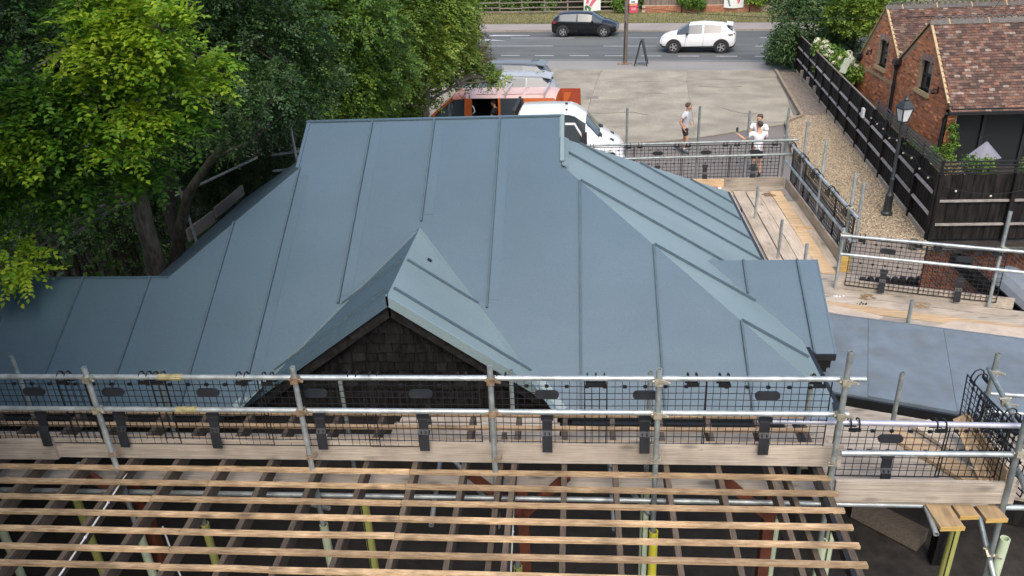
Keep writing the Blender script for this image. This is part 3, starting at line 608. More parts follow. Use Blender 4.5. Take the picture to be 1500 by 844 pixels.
for p, q, wd, lb in (((3.075,5.95,2.588),(3.115,5.36,2.588),.20,'longest yellow-tipped board end poking out under the right toe board'),((3.28,5.9,2.588),(3.31,5.50,2.588),.16,'shorter yellow-tipped board end in the middle under the right toe board'),((3.49,5.9,2.588),(3.52,5.47,2.588),.18,'yellow-tipped board end nearest the right corner pole')):
    t = thing('board_end', lb, 'board', q, 'yellow tipped board ends')
    plank('board', p, q, wd, .038, mat('shaded_board', (.31,.22,.12), .8, .2, 5, .2, stretch=(6,1,6), tint=.1, knot=.4) if 'shaded_board' not in MATS else MATS['shaded_board'], t)
    d = (Vector(q)-Vector(p)).normalized(); plank('painted_tip', Vector(q)-d*.004, Vector(q)+d*.006, wd+.004, .040, wood_yellow, t, 0)
pk = []
for k, (x, y0, y1) in enumerate(((2.93,11.72,15.62),(3.20,11.80,15.60),(3.445,11.74,15.55),(3.675,11.70,15.40),(3.905,11.66,15.52),(4.085,11.9,14.9))):
    pk.append(((x,y0,2.0),(x+.01,y1,2.0+.004*k),.222 if k < 5 else .14,wood_new if k == 4 else wood_boardy))
pk += [((.9,15.74,2.01),(4.12,15.74,2.012),.20,wood_board),((1.4,15.52,1.97),(4.1,15.54,1.965),.21,wood_board)]
platform('plank platform beside the right eaves, boards running away from the viewer', (3.4,13.6,1.98), pk)
D5 = Vector((.953,-.303,0)); N5 = Vector((.303,.953,0)); O5 = Vector((3.5,10.22,0))
pk = []
for k in range(4):
    a = O5+N5*(.14+.236*k)+D5*(-.25-.05*k); b = a+D5*(2.95+.3*(k%2)); pk.append(((a.x,a.y,1.99+.004*(k%2)),(b.x,b.y,1.99),.226,wood_new if k == 1 else wood_board))
    c_ = b+D5*.01; e_ = c_+D5*1.6; pk.append(((c_.x,c_.y,1.99),(e_.x,e_.y,1.988),.226,wood_board))
for k in range(3): pk.append(((3.45,11.30+.235*k,1.985),(4.30,11.22+.235*k,1.985),.225,wood_board))
platform('dusty plank platform behind the flat felt roof', (4.6,10.6,1.97), pk)
for pts, m_, lb in (([(3.35,10.42),(3.55,10.62),(4.25,10.18),(4.1,10.06)],white_p,'thin pale offcut sheet lying on the left of the dusty planks'),([(4.75,9.86),(5.15,10.06),(6.4,9.72),(6.2,9.40)],wood_pale,'large pale plywood offcut lying at the edge of the felt roof')):
    mb = MB(); mb.prism([(x,y,2.018) for x,y in pts], (0,0,.012)); mb.build('sheet_offcut', mat('dusty_sheet_%d' % len(MATS), (.44,.37,.30), .8, .12, 6, big=.1), label=lb, cat='offcut')
def lump(name, c, n, r, m, lb, cat, fl=.5):
    mb = MB()
    for i in range(n):
        a = rnd.random()*6.28; q = rnd.random()**.6*r; s = r*rnd.uniform(.12,.4); mb.ball((c[0]+math.cos(a)*q*1.6,c[1]+math.sin(a)*q,c[2]+s*.3), s, 4, (1,rnd.uniform(.6,1.2),fl))
    mb.build(name, m, label=lb, cat=cat)
lump('rubble', (4.09,10.60,2.015), 7, .045, plastic, 'small dark lump of rubbish on the dusty planks', 'rubbish', 1)
lump('rubble', (3.82,10.86,2.015), 9, .05, white_p, 'scatter of white crumbs on the left of the dusty planks', 'rubbish')
lump('sawdust', (4.22,10.83,2.008), 26, .10, mat('brown_dust', (.20,.13,.07), .95, .3, 20), 'brown smear of sawdust near the mesh on the dusty planks', 'sawdust', .10)
lump('sawdust', (4.88,10.55,2.008), 26, .09, mat('brown_dust_b', (.26,.18,.10), .95, .3, 20), 'thin brown spill of dust in the middle of the dusty planks', 'sawdust', .08)
lump('sawdust', (3.75,15.3,2.03), 22, .10, MATS['brown_dust'], 'small dark dust spill at the far end of the right platform', 'sawdust', .25)
bt = thing('bottle', 'clear plastic bottle with red label lying by the far toe board', 'bottle', (2.72,15.6,2.05))
MB().path([(2.55,15.62,2.07),(2.60,15.62,2.07),(2.66,15.62,2.07),(2.86,15.60,2.07)], [.02,.022,.042,.042], 10).build('body', mat('clear_plastic', (.6,.6,.58), .2, .05), bt, world=True, smooth=40)
MB().path([(2.70,15.616,2.07),(2.79,15.608,2.07)], [.045,.045], 10).build('label_wrap', mat('red_label', (.5,.06,.05), .5, .1), bt, world=True, smooth=40)
plank('wood_offcut', (3.86,13.55,2.04), (4.14,13.5,2.04), .05, .04, wood_new, label='short brown batten offcut lying across the right platform', cat='offcut')
for x, y, z0, z1, lb in ((3.23,14.04,1.9,2.66,'upright tube end rising through the far part of the right platform'),(3.25,12.24,1.9,2.70,'upright tube end rising through the middle of the right platform'),(3.30,10.95,1.7,2.83,'upright tube end behind the little side wing'),(4.50,9.98,1.8,2.40,'upright tube end at the edge of the felt roof')):
    tube('scaffold_pole', (x,y,z0), (x,y,z1), lb, 'scaffold pole', 'tube ends along the right platform', m=galv_dull if x > 4 else galv)
# far and side handrail
tube('guard_rail', (.0,15.85,2.955), (4.35,15.85,2.985), 'top rail of the far mesh fence in front of the men', 'scaffold rail', m=galv_dull)
tube('guard_rail', (.9,15.87,2.66), (4.3,15.87,2.69), 'lower rail of the far mesh fence in front of the men', 'scaffold rail', m=galv_dull)
tube('guard_rail', (4.2,16.4,2.915), (4.2,11.60,2.955), 'top rail of the side mesh fence by the gravel strip', 'scaffold rail', cl=[(4.2,15.85,2.92),(4.2,12.0,2.95)])
tube('guard_rail', (4.215,16.1,2.47), (4.215,11.7,2.51), 'lower rail of the side mesh fence by the gravel strip', 'scaffold rail')
FP = 'upright tubes of the far mesh fence'
for x, y, zt, lb in ((.955,15.92,3.69,'upright tube behind the far fence beside the white van'),(2.385,15.92,3.69,'upright tube behind the far fence right of the walking man'),(3.365,15.92,3.57,'upright tube behind the far fence left of the two men'),(4.13,15.97,3.61,'upright tube at the far corner of the mesh fence')):
    tube('scaffold_pole', (x,y,G), (x,y,zt), lb, 'scaffold pole', FP, m=galv_dull)
for y, zt, lb in ((15.05,3.56,'upright tube of the side fence nearest the far corner'),(13.8,3.55,'upright tube in the middle of the side fence'),(12.15,3.49,'upright tube near the end of the side fence, second from last'),(11.74,3.48,'last upright tube of the side fence by the yellow board')):
    tube('scaffold_pole', (4.26,y,G), (4.26,y,zt), lb, 'scaffold pole', 'upright tubes of the side mesh fence', m=galv)
plank('toe_board', (1.2,15.86,2.11), (2.95,15.86,2.105), .036, .19, wood_new, label='yellowish toe board under the far mesh, left part', cat='toe board')
plank('toe_board', (2.96,15.87,2.11), (4.16,15.87,2.11), .036, .20, wood_board, label='grey toe board under the far mesh, right part', cat='toe board')
plank('toe_board', (4.185,15.8,2.11), (4.185,11.95,2.11), .036, .21, wood_boardy, label='long toe board under the side mesh by the gravel', cat='toe board')
mb = MB(); mb.box(4.05,4.26,11.74,11.78,1.98,2.26); mb.build('end_board', wood_yellow, label='short bright yellow board standing at the end of the side fence', cat='board')
RB0, RB1 = Vector((3.84,11.05,0)), Vector((6.0,10.36,0))
tube('guard_rail', (3.80,11.06,2.905), (6.15,10.31,2.925), 'pale top rail of the mesh behind the dusty planks', 'scaffold rail')
tube('guard_rail', (3.84,11.08,2.60), (6.15,10.33,2.62), 'lower rail of the mesh behind the dusty planks', 'scaffold rail')
tube('scaffold_pole', (5.80,10.50,1.2), (5.78,10.50,3.46), 'upright tube at the right end of the mesh behind the dusty planks', 'scaffold pole', None, [(5.79,10.46,2.92)], galv)
tube('scaffold_pole', (3.86,11.15,1.2), (3.86,11.15,2.98), 'upright tube at the left end of the mesh behind the dusty planks', 'scaffold pole', None, [(3.86,11.12,2.9)], galv)
plank('toe_board', (3.84,11.17,2.08), (6.1,10.45,2.08), .036, .17, wood_board, label='pale toe board under the mesh behind the dusty planks', cat='toe board')
# black mesh guards
def guard_mesh(w_, h_, pitch, seed, k_=1.):
    q = random.Random(seed); g = MB(); nx = round(w_/pitch); nz = round(h_/pitch); j = lambda: q.uniform(-.003,.003)
    for i in range(nx+1):
        x = -w_/2+i*w_/nx; r = (.0042 if i in (0,nx) else .0022)*k_; a, b = j(), j(); g.bar((x+a,j(),0),(x+b,j(),h_),r*2,r*2,(0,1,0))
    for k in range(nz+1):
        z = k*h_/nz; r = (.0042 if k in (0,nz) else .0023)*k_; g.bar((-w_/2,j(),z+j()),(w_/2,j(),z+j()),r*2,r*2)
    for k in (1, nz//2):
        for i in range(1, 6): g.box(-w_/2+i*w_/6-.016,-w_/2+i*w_/6+.016,-.009,.009,h_-k*h_/nz*1.0-.012,h_-k*h_/nz+.012)
    return g
protos = {}
def guard(p, rz, w_, h_, label, group, hooks=True, strap=True, oval=True, tilt=0., pitch=.066, seed=0, strap_z=.07, thick=1.):
    key = (w_, h_, pitch, seed % 2, thick)
    t = thing('mesh_guard', label, 'mesh guard', p, group, rz); t.rotation_euler.x = tilt; t.rotation_euler.y = random.Random(label).uniform(-.012,.012)
    if key not in protos: protos[key] = guard_mesh(w_, h_, pitch, seed, thick).build('mesh_grid', plastic, t); 
    else:
        o = protos[key].copy(); C.objects.link(o); o.parent = t
    if oval:
        mb = MB(); n = 16; a, b = .105, .042
        ring = [((a-b)*(1 if math.cos(u) > 0 else -1)+b*math.cos(u), b*math.sin(u)) for u in [2*math.pi*(i+.5)/n for i in range(n)]]
        mb.prism([(x,-.016,h_-.145+z) for x, z in ring], (0,.02,0)); mb.build('name_plate', plastic2, t)
    if hooks:
        for s in (-1, 1):
            x = s*w_*.37; mb = MB()
            for dx in (-.035, .035):
                mb.path([(x+dx,0,h_-.02),(x+dx,.0,h_+.03),(x+dx,-.025,h_+.085),(x+dx,-.065,h_+.102),(x+dx,-.10,h_+.08),(x+dx,-.105,h_+.02)], [.007]*6, 5)
            mb.bar((x-.05,0,h_-.02),(x+.05,0,h_-.02),.014,.014); mb.bar((x-.05,-.105,h_+.015),(x+.05,-.105,h_+.015),.012,.035); mb.build('hook', plastic, t)
    if strap:
        mb = MB(); a = .044
        pr = [(-.012,strap_z+.25),(-.028,strap_z+.20),(-.028,strap_z+.10),(-.055,strap_z+.06),(-.062,strap_z-.11)]
        for (y0,z0),(y1,z1) in zip(pr, pr[1:]): mb.hexa([(-a,y0-.006,z0),(a,y0-.006,z0),(a,y0+.006,z0),(-a,y0+.006,z0),(-a,y1-.006,z1),(a,y1-.006,z1),(a,y1+.006,z1),(-a,y1+.006,z1)])
        mb.box(-a-.012,a+.012,-.03,-.008,strap_z+.20,strap_z+.245); mb.bar((-.02,-.052,strap_z+.09),(-.02,-.07,strap_z-.10),.012,.008); mb.bar((.02,-.052,strap_z+.09),(.02,-.07,strap_z-.10),.012,.008)
        mb.build('toe_strap', plastic2, t)
    return t
ff = ['in front of the leftmost roof panels','beside the leaning tube','below the second roof seam from the left','at the left foot of the gable','in front of the middle of the dark gable','at the right foot of the gable','beside the plain right roof panel','at the black eaves corner']
for i, x in enumerate((-4.98,-4.22,-3.33,-2.335,-1.40,-.30,.55,1.565)):
    guard((x,5.728,3.10), rnd.uniform(-.006,.006), 1.03, .71, 'black mesh guard on the near rail, '+ff[i], 'black mesh guards along the near rail', tilt=-.02, seed=i, strap=True, strap_z=.11)
guard((-6.0,5.728,3.10), .0, 1.03, .71, 'black mesh guard cut by the left edge of the photo', 'black mesh guards along the near rail', seed=1, strap_z=.11)
guard((2.66,5.80,2.775), .0, .95, .56, 'black mesh guard over the right toe board with loose lower strap', 'black mesh guards at the right corner', seed=0, strap_z=.02)
guard((3.36,5.81,2.775), .02, .50, .56, 'narrow bent mesh guard beside the folded stack at the right corner', 'black mesh guards at the right corner', hooks=False, strap=False, oval=False, seed=1)
for k in range(4): guard((3.60+.05*k,6.12-.05*k,2.72), 1.62+.06*k-.05, .82, .66-.06*k, ['leftmost','second','third','rightmost'][k]+' mesh guard in the folded stack under the right return rail', 'folded mesh guards', hooks=k == 0, strap=False, oval=False, seed=k, tilt=.05*(k-1))
for i, x in enumerate((.62,1.59,2.56,3.53)):
    guard((x,15.925,2.08), 0, 1.0, .81, 'black mesh guard on the far rail, '+['behind the grey roof edge','left of the walking man','between the walking man and the pair','in front of the two men'][i], 'black mesh guards along the far rail', seed=i, pitch=.075, strap_z=.16, thick=1.7)
for i, y in enumerate((15.33,14.36,13.38,12.42)):
    guard((4.27,y,2.08), -math.pi/2, 1.0, .80, 'black mesh guard on the side rail, '+['next to the far corner','second from the far corner','third from the far corner','nearest the yellow board'][i], 'black mesh guards along the side rail', seed=i+1, strap_z=.10, thick=2.3)
dR = (RB1-RB0).normalized(); az_ = math.atan2(dR.y, dR.x)
for s, lb in ((.62,'black mesh guard behind the dusty planks, left one over the stored blocks'),(1.62,'black mesh guard behind the dusty planks, right one by the brick wall')):
    p = RB0+dR*s; guard((p.x+.02,p.y+.085,2.08), az_, 1.0, .76, lb, 'black mesh guards behind the dusty planks', seed=int(s), strap_z=.08, thick=1.35)
# flat felt roof
fr_ = thing('felt_roof', 'flat blue-grey felt roof with black edge at the right of the main roof', 'flat roof', (4.5,8.9,1.9))
def fp(a, b, z): q = O5+D5*a-N5*b; return (q.x, q.y, z)
cuts = [-1.0,.52,1.46,4.0]
for a, b in zip(cuts, cuts[1:]):
    MB().prism([fp(a+.002,-.0,2.0),fp(b-.002,.0,2.0),fp(b-.002,2.03 if b < 3 else 2.1,2.0),fp(a+.002,2.0,2.0)], (0,0,.05+.003*(a > 0))).build('felt_sheet', felt, fr_, world=True)
mb = MB(); mb.prism([fp(-1.0,2.035,1.93),fp(4,2.125,1.93),fp(4,2.16,1.93),fp(-1.0,2.07,1.93)], (0,0,.115)); mb.build('edge_trim', black_edge, fr_, world=True)
mb = MB(); mb.prism([fp(-1.0,-.025,1.96),fp(4,-.025,1.96),fp(4,-.002,1.96),fp(-1.0,-.002,1.96)], (0,0,.10)); mb.build('kerb_trim', felt, fr_, world=True)
mb = MB(); mb.prism([fp(-.6,.1,G),fp(4,.1,G),fp(4,.4,G),fp(-.6,.4,G)], (0,0,2.55)); mb.build('wall', black_wood, fr_, world=True)
# tubes and toe boards half lost behind the left eaves, under the trees
tube('guard_rail', (-6.85,12.3,3.25), (-5.5,12.8,3.75), 'dim sloping tube in front of the forked tree trunk', 'scaffold rail')
tube('guard_rail', (-5.55,13.6,3.55), (-4.4,13.6,3.68), 'dim rail under the trees, upper of two by the roof edge', 'scaffold rail', m=galv_dull)
tube('guard_rail', (-5.6,13.6,3.25), (-4.4,13.6,3.36), 'dim rail under the trees, lower of two by the roof edge', 'scaffold rail', m=galv_dull)
tube('scaffold_pole', (-5.05,13.5,2.3), (-5.10,13.5,4.2), 'dim upright tube under the trees by the roof edge', 'scaffold pole', m=galv_dull)
tube('scaffold_pole', (-6.55,12.3,1.0), (-6.75,12.3,3.4), 'dim upright tube crossing the sloping one by the forked trunk', 'scaffold pole', m=galv_dull)
plank('toe_board', (-6.80,12.3,2.52), (-6.74,13.25,2.52), .036, .22, fence_w, label='shade-darkened grey toe board beyond the left eaves near the tree trunk', cat='toe board')  # darker timber puts the tree shade into the colour of these boards
plank('toe_board', (-6.75,13.35,2.54), (-6.70,14.6,2.56), .036, .20, fence_w, label='shade-darkened toe board beyond the left eaves, farther one', cat='toe board')  # tree shade carried by the darker timber here too
# ================================================================== brick house on the right
def leafquads(P, D, N, L, W, droop=.15):
    """leaf blades: P base points, D along the leaf, N leaf normals; six corners, folded along the midrib"""
    D = D/np.linalg.norm(D,axis=1,keepdims=True); S_ = np.cross(D, N); S_ /= np.linalg.norm(S_,axis=1,keepdims=True)+1e-9; U = np.cross(S_, D)
    L = L[:,None]; W = W[:,None]
    a = P; m = P+D*L*.55-U*L*.03; tip = P+D*L-U*L*droop
    l = P+D*L*.5-S_*W*.5+U*W*.14; r = P+D*L*.5+S_*W*.5+U*W*.14
    V = np.stack([a, l, tip, r], 1).reshape(-1,3); n = len(P)
    T = np.array([(0,3,2),(0,2,1)])[None]+4*np.arange(n)[:,None,None]
    return V, T.reshape(-1,3)
def unit(a): return a/(np.linalg.norm(a,axis=-1,keepdims=True)+1e-9)
def leaf_mass(name, cen, rad, n, L, m, parent=None, label=None, cat=None, kind='stuff', up=.6, shell=.5, tint=(0,1), W=.55):
    """n leaves spread through ellipsoid clumps (denser to the outside)"""
    cen = np.array(cen, float); rad = np.array(rad, float)
    if rad.ndim == 1: rad = np.repeat(rad[:,None],3,1)
    w_ = rad.prod(1)**(2/3); k = nr.choice(len(cen), n, p=w_/w_.sum())
    d = unit(nr.normal(size=(n,3))); r_ = (1-shell*nr.random(n)**1.5)[:,None]*(1+.12*nr.normal(size=(n,1)))
    P = cen[k]+d*r_*rad[k]
    N = unit(d*.7+nr.normal(size=(n,3))*.55+np.array([0,0,up])); D = unit(np.cross(N, nr.normal(size=(n,3)))+d*.3-np.array([0,0,.25]))
    ct = nr.random(len(cen))*.5; t = np.clip(ct[k]+.5*nr.random(n),0,1)*(tint[1]-tint[0])+tint[0]
    Ls = L*(.65+.6*nr.random(n)); V, T = leafquads(P, D, N, Ls, Ls*W)
    return np_mesh(name, V, T, np.repeat(t,2), m, parent, kind, label, cat)
FX = 11.2
house = thing('brick_house', 'red brick house with twin gables, mottled clay tile roofs and tan verges', 'house', (14,29,-1))
YV = [(24.97,1.39),(27.29,3.46),(29.38,1.92),(31.33,3.44),(33.4,1.36)]
def top(y):
    for (a,b),(c,d) in zip(YV, YV[1:]):
        if a <= y <= c: return b+(d-b)*(y-a)/(c-a)
    return 0
WIN = [(26.60,27.52,1.36,2.30),(30.62,31.54,1.38,2.32)]
ys = sorted({y for y,_ in YV} | {w_[0] for w_ in WIN} | {w_[1] for w_ in WIN})
mb = MB(); Z0 = -1.0
def slab(y0, y1, z0, tops): mb.prism([(FX,y0,z0),(FX,y1,z0)]+[(FX,y,z) for y,z in reversed(tops)], (.3,0,0))
for a, b in zip(ys, ys[1:]):
    wn_ = [w_ for w_ in WIN if w_[0] <= a+1e-6 and b <= w_[1]+1e-6]
    tp = [(a,top(a)),(b,top(b))]
    if wn_: z0, z1 = wn_[0][2:]; slab(a,b,Z0,[(a,z0),(b,z0)]); slab(a,b,z1,tp)
    else: slab(a,b,Z0,tp)
mb.box(FX,FX+.25,24.97,25.2,Z0,1.05); mb.box(FX,18,24.97,25.2,1.06,1.28); mb.box(FX+.3,18,33.1,33.4,Z0,1.36); mb.box(17.7,18,25.2,33.1,Z0,1.3)
wall = mb.build('wall', mortar_dk, house, world=True)
bk = []
z = .02; row = 0
while z < 3.4:
    y = 24.98+(row % 2)*.1125
    while y < 33.35:
        yc, zc = y+.1125, z+.0375
        if zc+.05 < min(top(max(24.98,yc-.1)), top(min(33.39,yc+.1)))-.03 and not any(w_[0]-.10 < yc < w_[1]+.10 and w_[2]-.17 < zc < w_[3]+.20 for w_ in WIN):
            bk.append(((FX+.006+rnd.uniform(-.003,.002),yc,zc), cbox(.024,.210,.062)))
        y += .225
    z += .075; row += 1
for row in range(3):
    for k in range(28): bk.append(((FX+.115+(row%2)*.112+k*.225,24.968,1.095+row*.075), cbox(.213,.022,.063)))
for row in range(18):
    for k in range(1): bk.append(((FX+.13,24.968,-.25+row*.075), cbox(.213,.022,.063)))
pieces('brick', bk, brick_m, house)
for y0, y1, z0, z1 in WIN:
    f_ = MB(); x = FX+.10; t_ = .055
    f_.box(x,x+.06,y0,y0+t_,z0,z1); f_.box(x,x+.06,y1-t_,y1,z0,z1); f_.box(x,x+.06,y0+t_,y1-t_,z0,z0+t_); f_.box(x,x+.06,y0+t_,y1-t_,z1-t_,z1); f_.box(x+.005,x+.055,y0+t_,y1-t_,(z0+z1)/2-.03,(z0+z1)/2+.03)
    wd = f_.build('window', frame_dk, house, world=True)
    MB().box(x+.03,x+.04,y0+t_,y1-t_,z0+t_,z1-t_).build('pane', winglass, wd, world=True)
    bl = MB(); bl.box(x+.06,x+.07,y0+t_,(y0+y1)/2,z0+.2,z1-t_); 
    MB().prism([(FX-.07,y0-.10,z0-.14),(FX-.07,y1+.10,z0-.14),(FX-.05,y1+.10,z0-.0),(FX-.05,y0-.10,z0-.0)], (.20,0,0)).build('sill', stone_c, house, world=True)
    n = 9
    for k in range(n):       # segmental arch of pale bricks
        u0, u1 = k/n, (k+1)/n
        def ar(u, r): a = math.radians(125-70*u); return (FX-.012, (y0+y1)/2-math.cos(a)*-r*1.0 if 0 else (y0+y1)/2+math.cos(a)*r, z1-.52+math.sin(a)*r)
        g = .004; MB().prism([ar(u0+g,.56),ar(u1-g,.56),ar(u1-g,.76),ar(u0+g,.76)], (.16,0,0)).build('arch_brick', arch_m, house, world=True)
# tile roofs
def tile_roof(y0, z0, y1, z1, x0, x1, nm, mul=1):
    L_ = math.hypot(y1-y0, z1-z0); sy, sz = (y1-y0)/L_, (z1-z0)/L_; n_ = Vector((0,-sz,sy)) if sy > 0 else Vector((0,sz*-1,sy*-1)) 
    if n_.z < 0: n_ = -n_
    mb = MB(); mb.prism([Vector((x0,y0,z0))-n_*.05, Vector((x1,y0,z0))-n_*.05, Vector((x1,y1,z1))-n_*.05, Vector((x0,y1,z1))-n_*.05], n_*.04); mb.build('roof_deck', rafter_m, house, world=True)
    return L_, sy, sz, n_
tl = []
def tiles(y0, z0, y1, z1, x0, x1, gauge=.105, wd=.168):
    L_, sy, sz, n_ = tile_roof(y0, z0, y1, z1, x0, x1, '')
    rows = int(L_/gauge)
    for r_ in range(rows):
        s = r_*gauge; off = (r_ % 2)*wd/2
        for k in range(int((x1-x0)/wd)):
            x = x0+off+k*wd+wd/2; th = .014; lift = rnd.uniform(.0,.007); sk = rnd.uniform(-.003,.003)
            c = Vector((x, y0+sy*(s+gauge*.6), z0+sz*(s+gauge*.6)))
            d = Vector((0,sy,sz)); hw = wd/2-.002; a0, a1 = -gauge*.62, gauge*.62
            P_ = []
            for o in (0, th):
                for (sx, sl, h) in ((-1,a0,.016+lift),(1,a0,.016+lift+sk),(1,a1,.001),(-1,a1,.001)): P_.append(tuple(Vector((sx*hw,0,0))+d*sl+n_*(h+o)))
            tl.append((tuple(c), P_))
tiles(24.72,1.20,27.27,3.46, FX-.04, 15.6)
tiles(29.40,1.98,31.31,3.44, FX-.04, 16.2)
pieces('roof_tile', tl, tile_m, house)
for a in ((29.38,1.92,27.30,3.46),(33.6,1.2,31.34,3.44)): tile_roof(a[0],a[1],a[2],a[3],FX-.04,17.5,'')
mb = MB()
for (y0,z0),(y1,z1) in zip(YV, YV[1:]): mb.bar((FX-.03,y0,z0+.03),(FX-.03,y1,z1+.03),.075,.05,(0,0,1))
mb.build('verge', verge_c, house, world=True)
mb = MB()
for yy, zz in ((27.28,3.50),(31.32,3.48)):
    mb = MB(); mb.prism([(FX-.06,yy-.14,zz-.09),(FX-.06,yy+.14,zz-.09),(FX-.06,yy,zz+.05)], (6.3,0,0)); rc = mb.build('ridge', ridge_m, house, world=True)
    q = MB()
    for k in range(30):     # crested ridge
        x = FX+k*.2; q.path([(x,yy,zz+.03),(x+.03,yy,zz+.11),(x+.10,yy,zz+.14),(x+.17,yy,zz+.11),(x+.2,yy,zz+.03)], [.022]*5, 5)
    q.build('crest', ridge_m, rc, world=True)
    for k in range(4): MB().bar((FX+.5+k*1.2,yy-.15,zz-.09),(FX+.5+k*1.2,yy,zz+.06),.03,.012).build('ridge_joint', stone_c, rc, world=True)
MB().prism([(FX-.016,32.9,.97),(FX-.016,29.45,.97),(FX-.016,29.45,1.08),(FX-.016,32.9,1.08)], (.02,0,0)).build('string_course', stone_c, house, world=True)
mb = MB(); mb.bar((FX-.02,29.7,1.05),(FX-.05,29.5,-.3),.08,.06,(1,0,0)); mb.build('raking_trim', verge_c, house, world=True)
mb = MB(); mb.box(FX-.1,17.8,24.64,24.74,1.13,1.22); mb.build('gutter', iron, house, world=True)
mb = MB(); mb.box(FX,17.8,24.75,24.96,1.02+.20,1.30); mb.build('fascia', iron, house, world=True)
def pipe(pts, r, hop=None):
    mb = MB(); mb.path(pts, [r]*len(pts), 10)
    for p in pts[1:]: mb.path([Vector(p)-Vector((0,0,.05)), Vector(p)+Vector((0,0,.05))], [r*1.35]*2, 10)
    if hop: mb.prism([(hop[0]-.13,hop[1]-.15,hop[2]+.24),(hop[0]+.09,hop[1]-.15,hop[2]+.24),(hop[0]+.09,hop[1]+.15,hop[2]+.24),(hop[0]-.13,hop[1]+.15,hop[2]+.24)], (0,0,-.16)); mb.lathe([(.12,.08),(.08,-.05),(.05,-.12)], hop, 8)
    mb.build('downpipe', iron, house, world=True)
pipe([(FX-.1,29.3,1.75),(FX-.1,29.3,1.0),(FX-.1,29.3,0.2),(FX-.1,29.3,-1)], .055, (FX-.1,29.3,1.72))
pipe([(FX-.1,24.78,1.15),(FX-.09,24.9,.95),(FX-.09,24.92,.3),(FX-.09,24.92,-1)], .05)
pipe([(FX-.1,33.3,1.35),(FX-.1,33.3,.6),(FX-.1,33.3,-1)], .05, (FX-.1,33.3,1.25))
for y, z in ((25.90,1.62),(32.25,1.72)):
    mb = MB(); mb.box(FX-.03,FX,y-.04,y+.04,z-.10,z+.10); mb.path([(FX-.03,y,z),(FX-.16,y,z+.05),(FX-.16,y,z-.02)], [.018]*3, 6); mb.ball((FX-.16,y,z-.07), .06, 5); mb.build('wall_light', iron, house, world=True)
mb = MB(); mb.box(FX+.26,17.6,25.32,25.36,Z0,1.05); gl = mb.build('glazed_wall', winglass, house, world=True)
for x in (FX+.30,12.42,13.7,15.0): MB().box(x,x+.09,25.24,25.33,Z0,1.05).build('mullion', frame_dk, gl, world=True)
MB().box(FX+.26,17.6,25.22,25.33,.99,1.05).build('head_frame', frame_dk, gl, world=True)
ch = MB(); ch.box(15.3,16.8,31.6,32.5,1.5,5.5); ch.build('chimney', brick_m, house, world=True)
bk = []
for row in range(40):
    for k in range(7): bk.append(((15.41+(row%2)*.11+k*.225,31.592,2.6+row*.075), cbox(.213,.02,.063)))
pieces('chimney_brick', bk, brick_m, house, limit=300)
MB().tube((15.75,31.52,2.0),(15.75,31.52,5.5),.05,8).build('downpipe', iron, house, world=True)
# parasol and table on the terrace
ps = thing('parasol', 'half folded pale grey parasol on the terrace before the dark glazing', 'parasol', (12.1,24.1,-1.0))
mb = MB(); mb.tube((12.12,24.1,-1.0),(12.1,24.1,.46),.022,8); mb.build('pole', iron, ps, world=True)
for k in range(6):
    a0, a1 = 2*math.pi*k/6, 2*math.pi*(k+1)/6; t_ = Vector((12.1,24.1,.48)); b0 = Vector((12.1+.52*math.cos(a0),24.1+.34*math.sin(a0),-.05+.06*(k%2))); b1 = Vector((12.1+.52*math.cos(a1),24.1+.34*math.sin(a1),-.05+.06*((k+1)%2)))
    MB().prism([t_, b0, b1], (0,0,-.012)).build('canopy_panel', mat('parasol_cloth', (.20,.205,.25), .8, .06) if 'parasol_cloth' not in MATS else MATS['parasol_cloth'], ps, world=True)
tb = thing('garden_table', 'low grey table top beside the folded parasol', 'table', (11.75,24.0,-1.0))
MB().box(11.42,12.1,23.7,24.2,-.22,-.18).build('table_top', MATS['parasol_cloth'], tb, world=True)
for x in (11.5,12.0): MB().box(x,x+.05,23.9,23.95,-1,-.22).build('leg', iron, tb, world=True)
leaf_fresh = leafmat('fresh_leaf', [(.06,.13,.02),(.12,.22,.03),(.20,.30,.05)], .3)
leaf_mass('climber', [(11.32,24.75,.75),(11.40,24.72,.45),(11.30,24.74,.1),(11.45,24.7,.2),(11.35,24.7,-.2)], [.14,.16,.17,.14,.2], 900, .09, leaf_fresh, label='bright green climber growing up the brick corner beside the dark glazing', cat='climber', kind=None)
leaf_mass('terrace_plant', [(10.6,23.6,-.15),(11.0,23.5,-.2)], [.28,.26], 700, .16, leafmat('dry_grass', [(.20,.16,.07),(.30,.23,.11),(.16,.2,.05)], .2), label='straw coloured grassy plant behind the trellis by the brick corner', cat='plant', kind=None, W=.15)
leaf_mass('terrace_plant', [(9.9,20.4,1.0),(10.3,20.3,.95),(11.3,20.2,.95),(12.0,20.2,1.0),(9.5,21.5,.9),(9.2,22.2,.95)], [.2,.22,.24,.2,.2,.18], 1600, .10, leaf_fresh, label='row of green plants just behind the black trellis', cat='plant', kind=None)
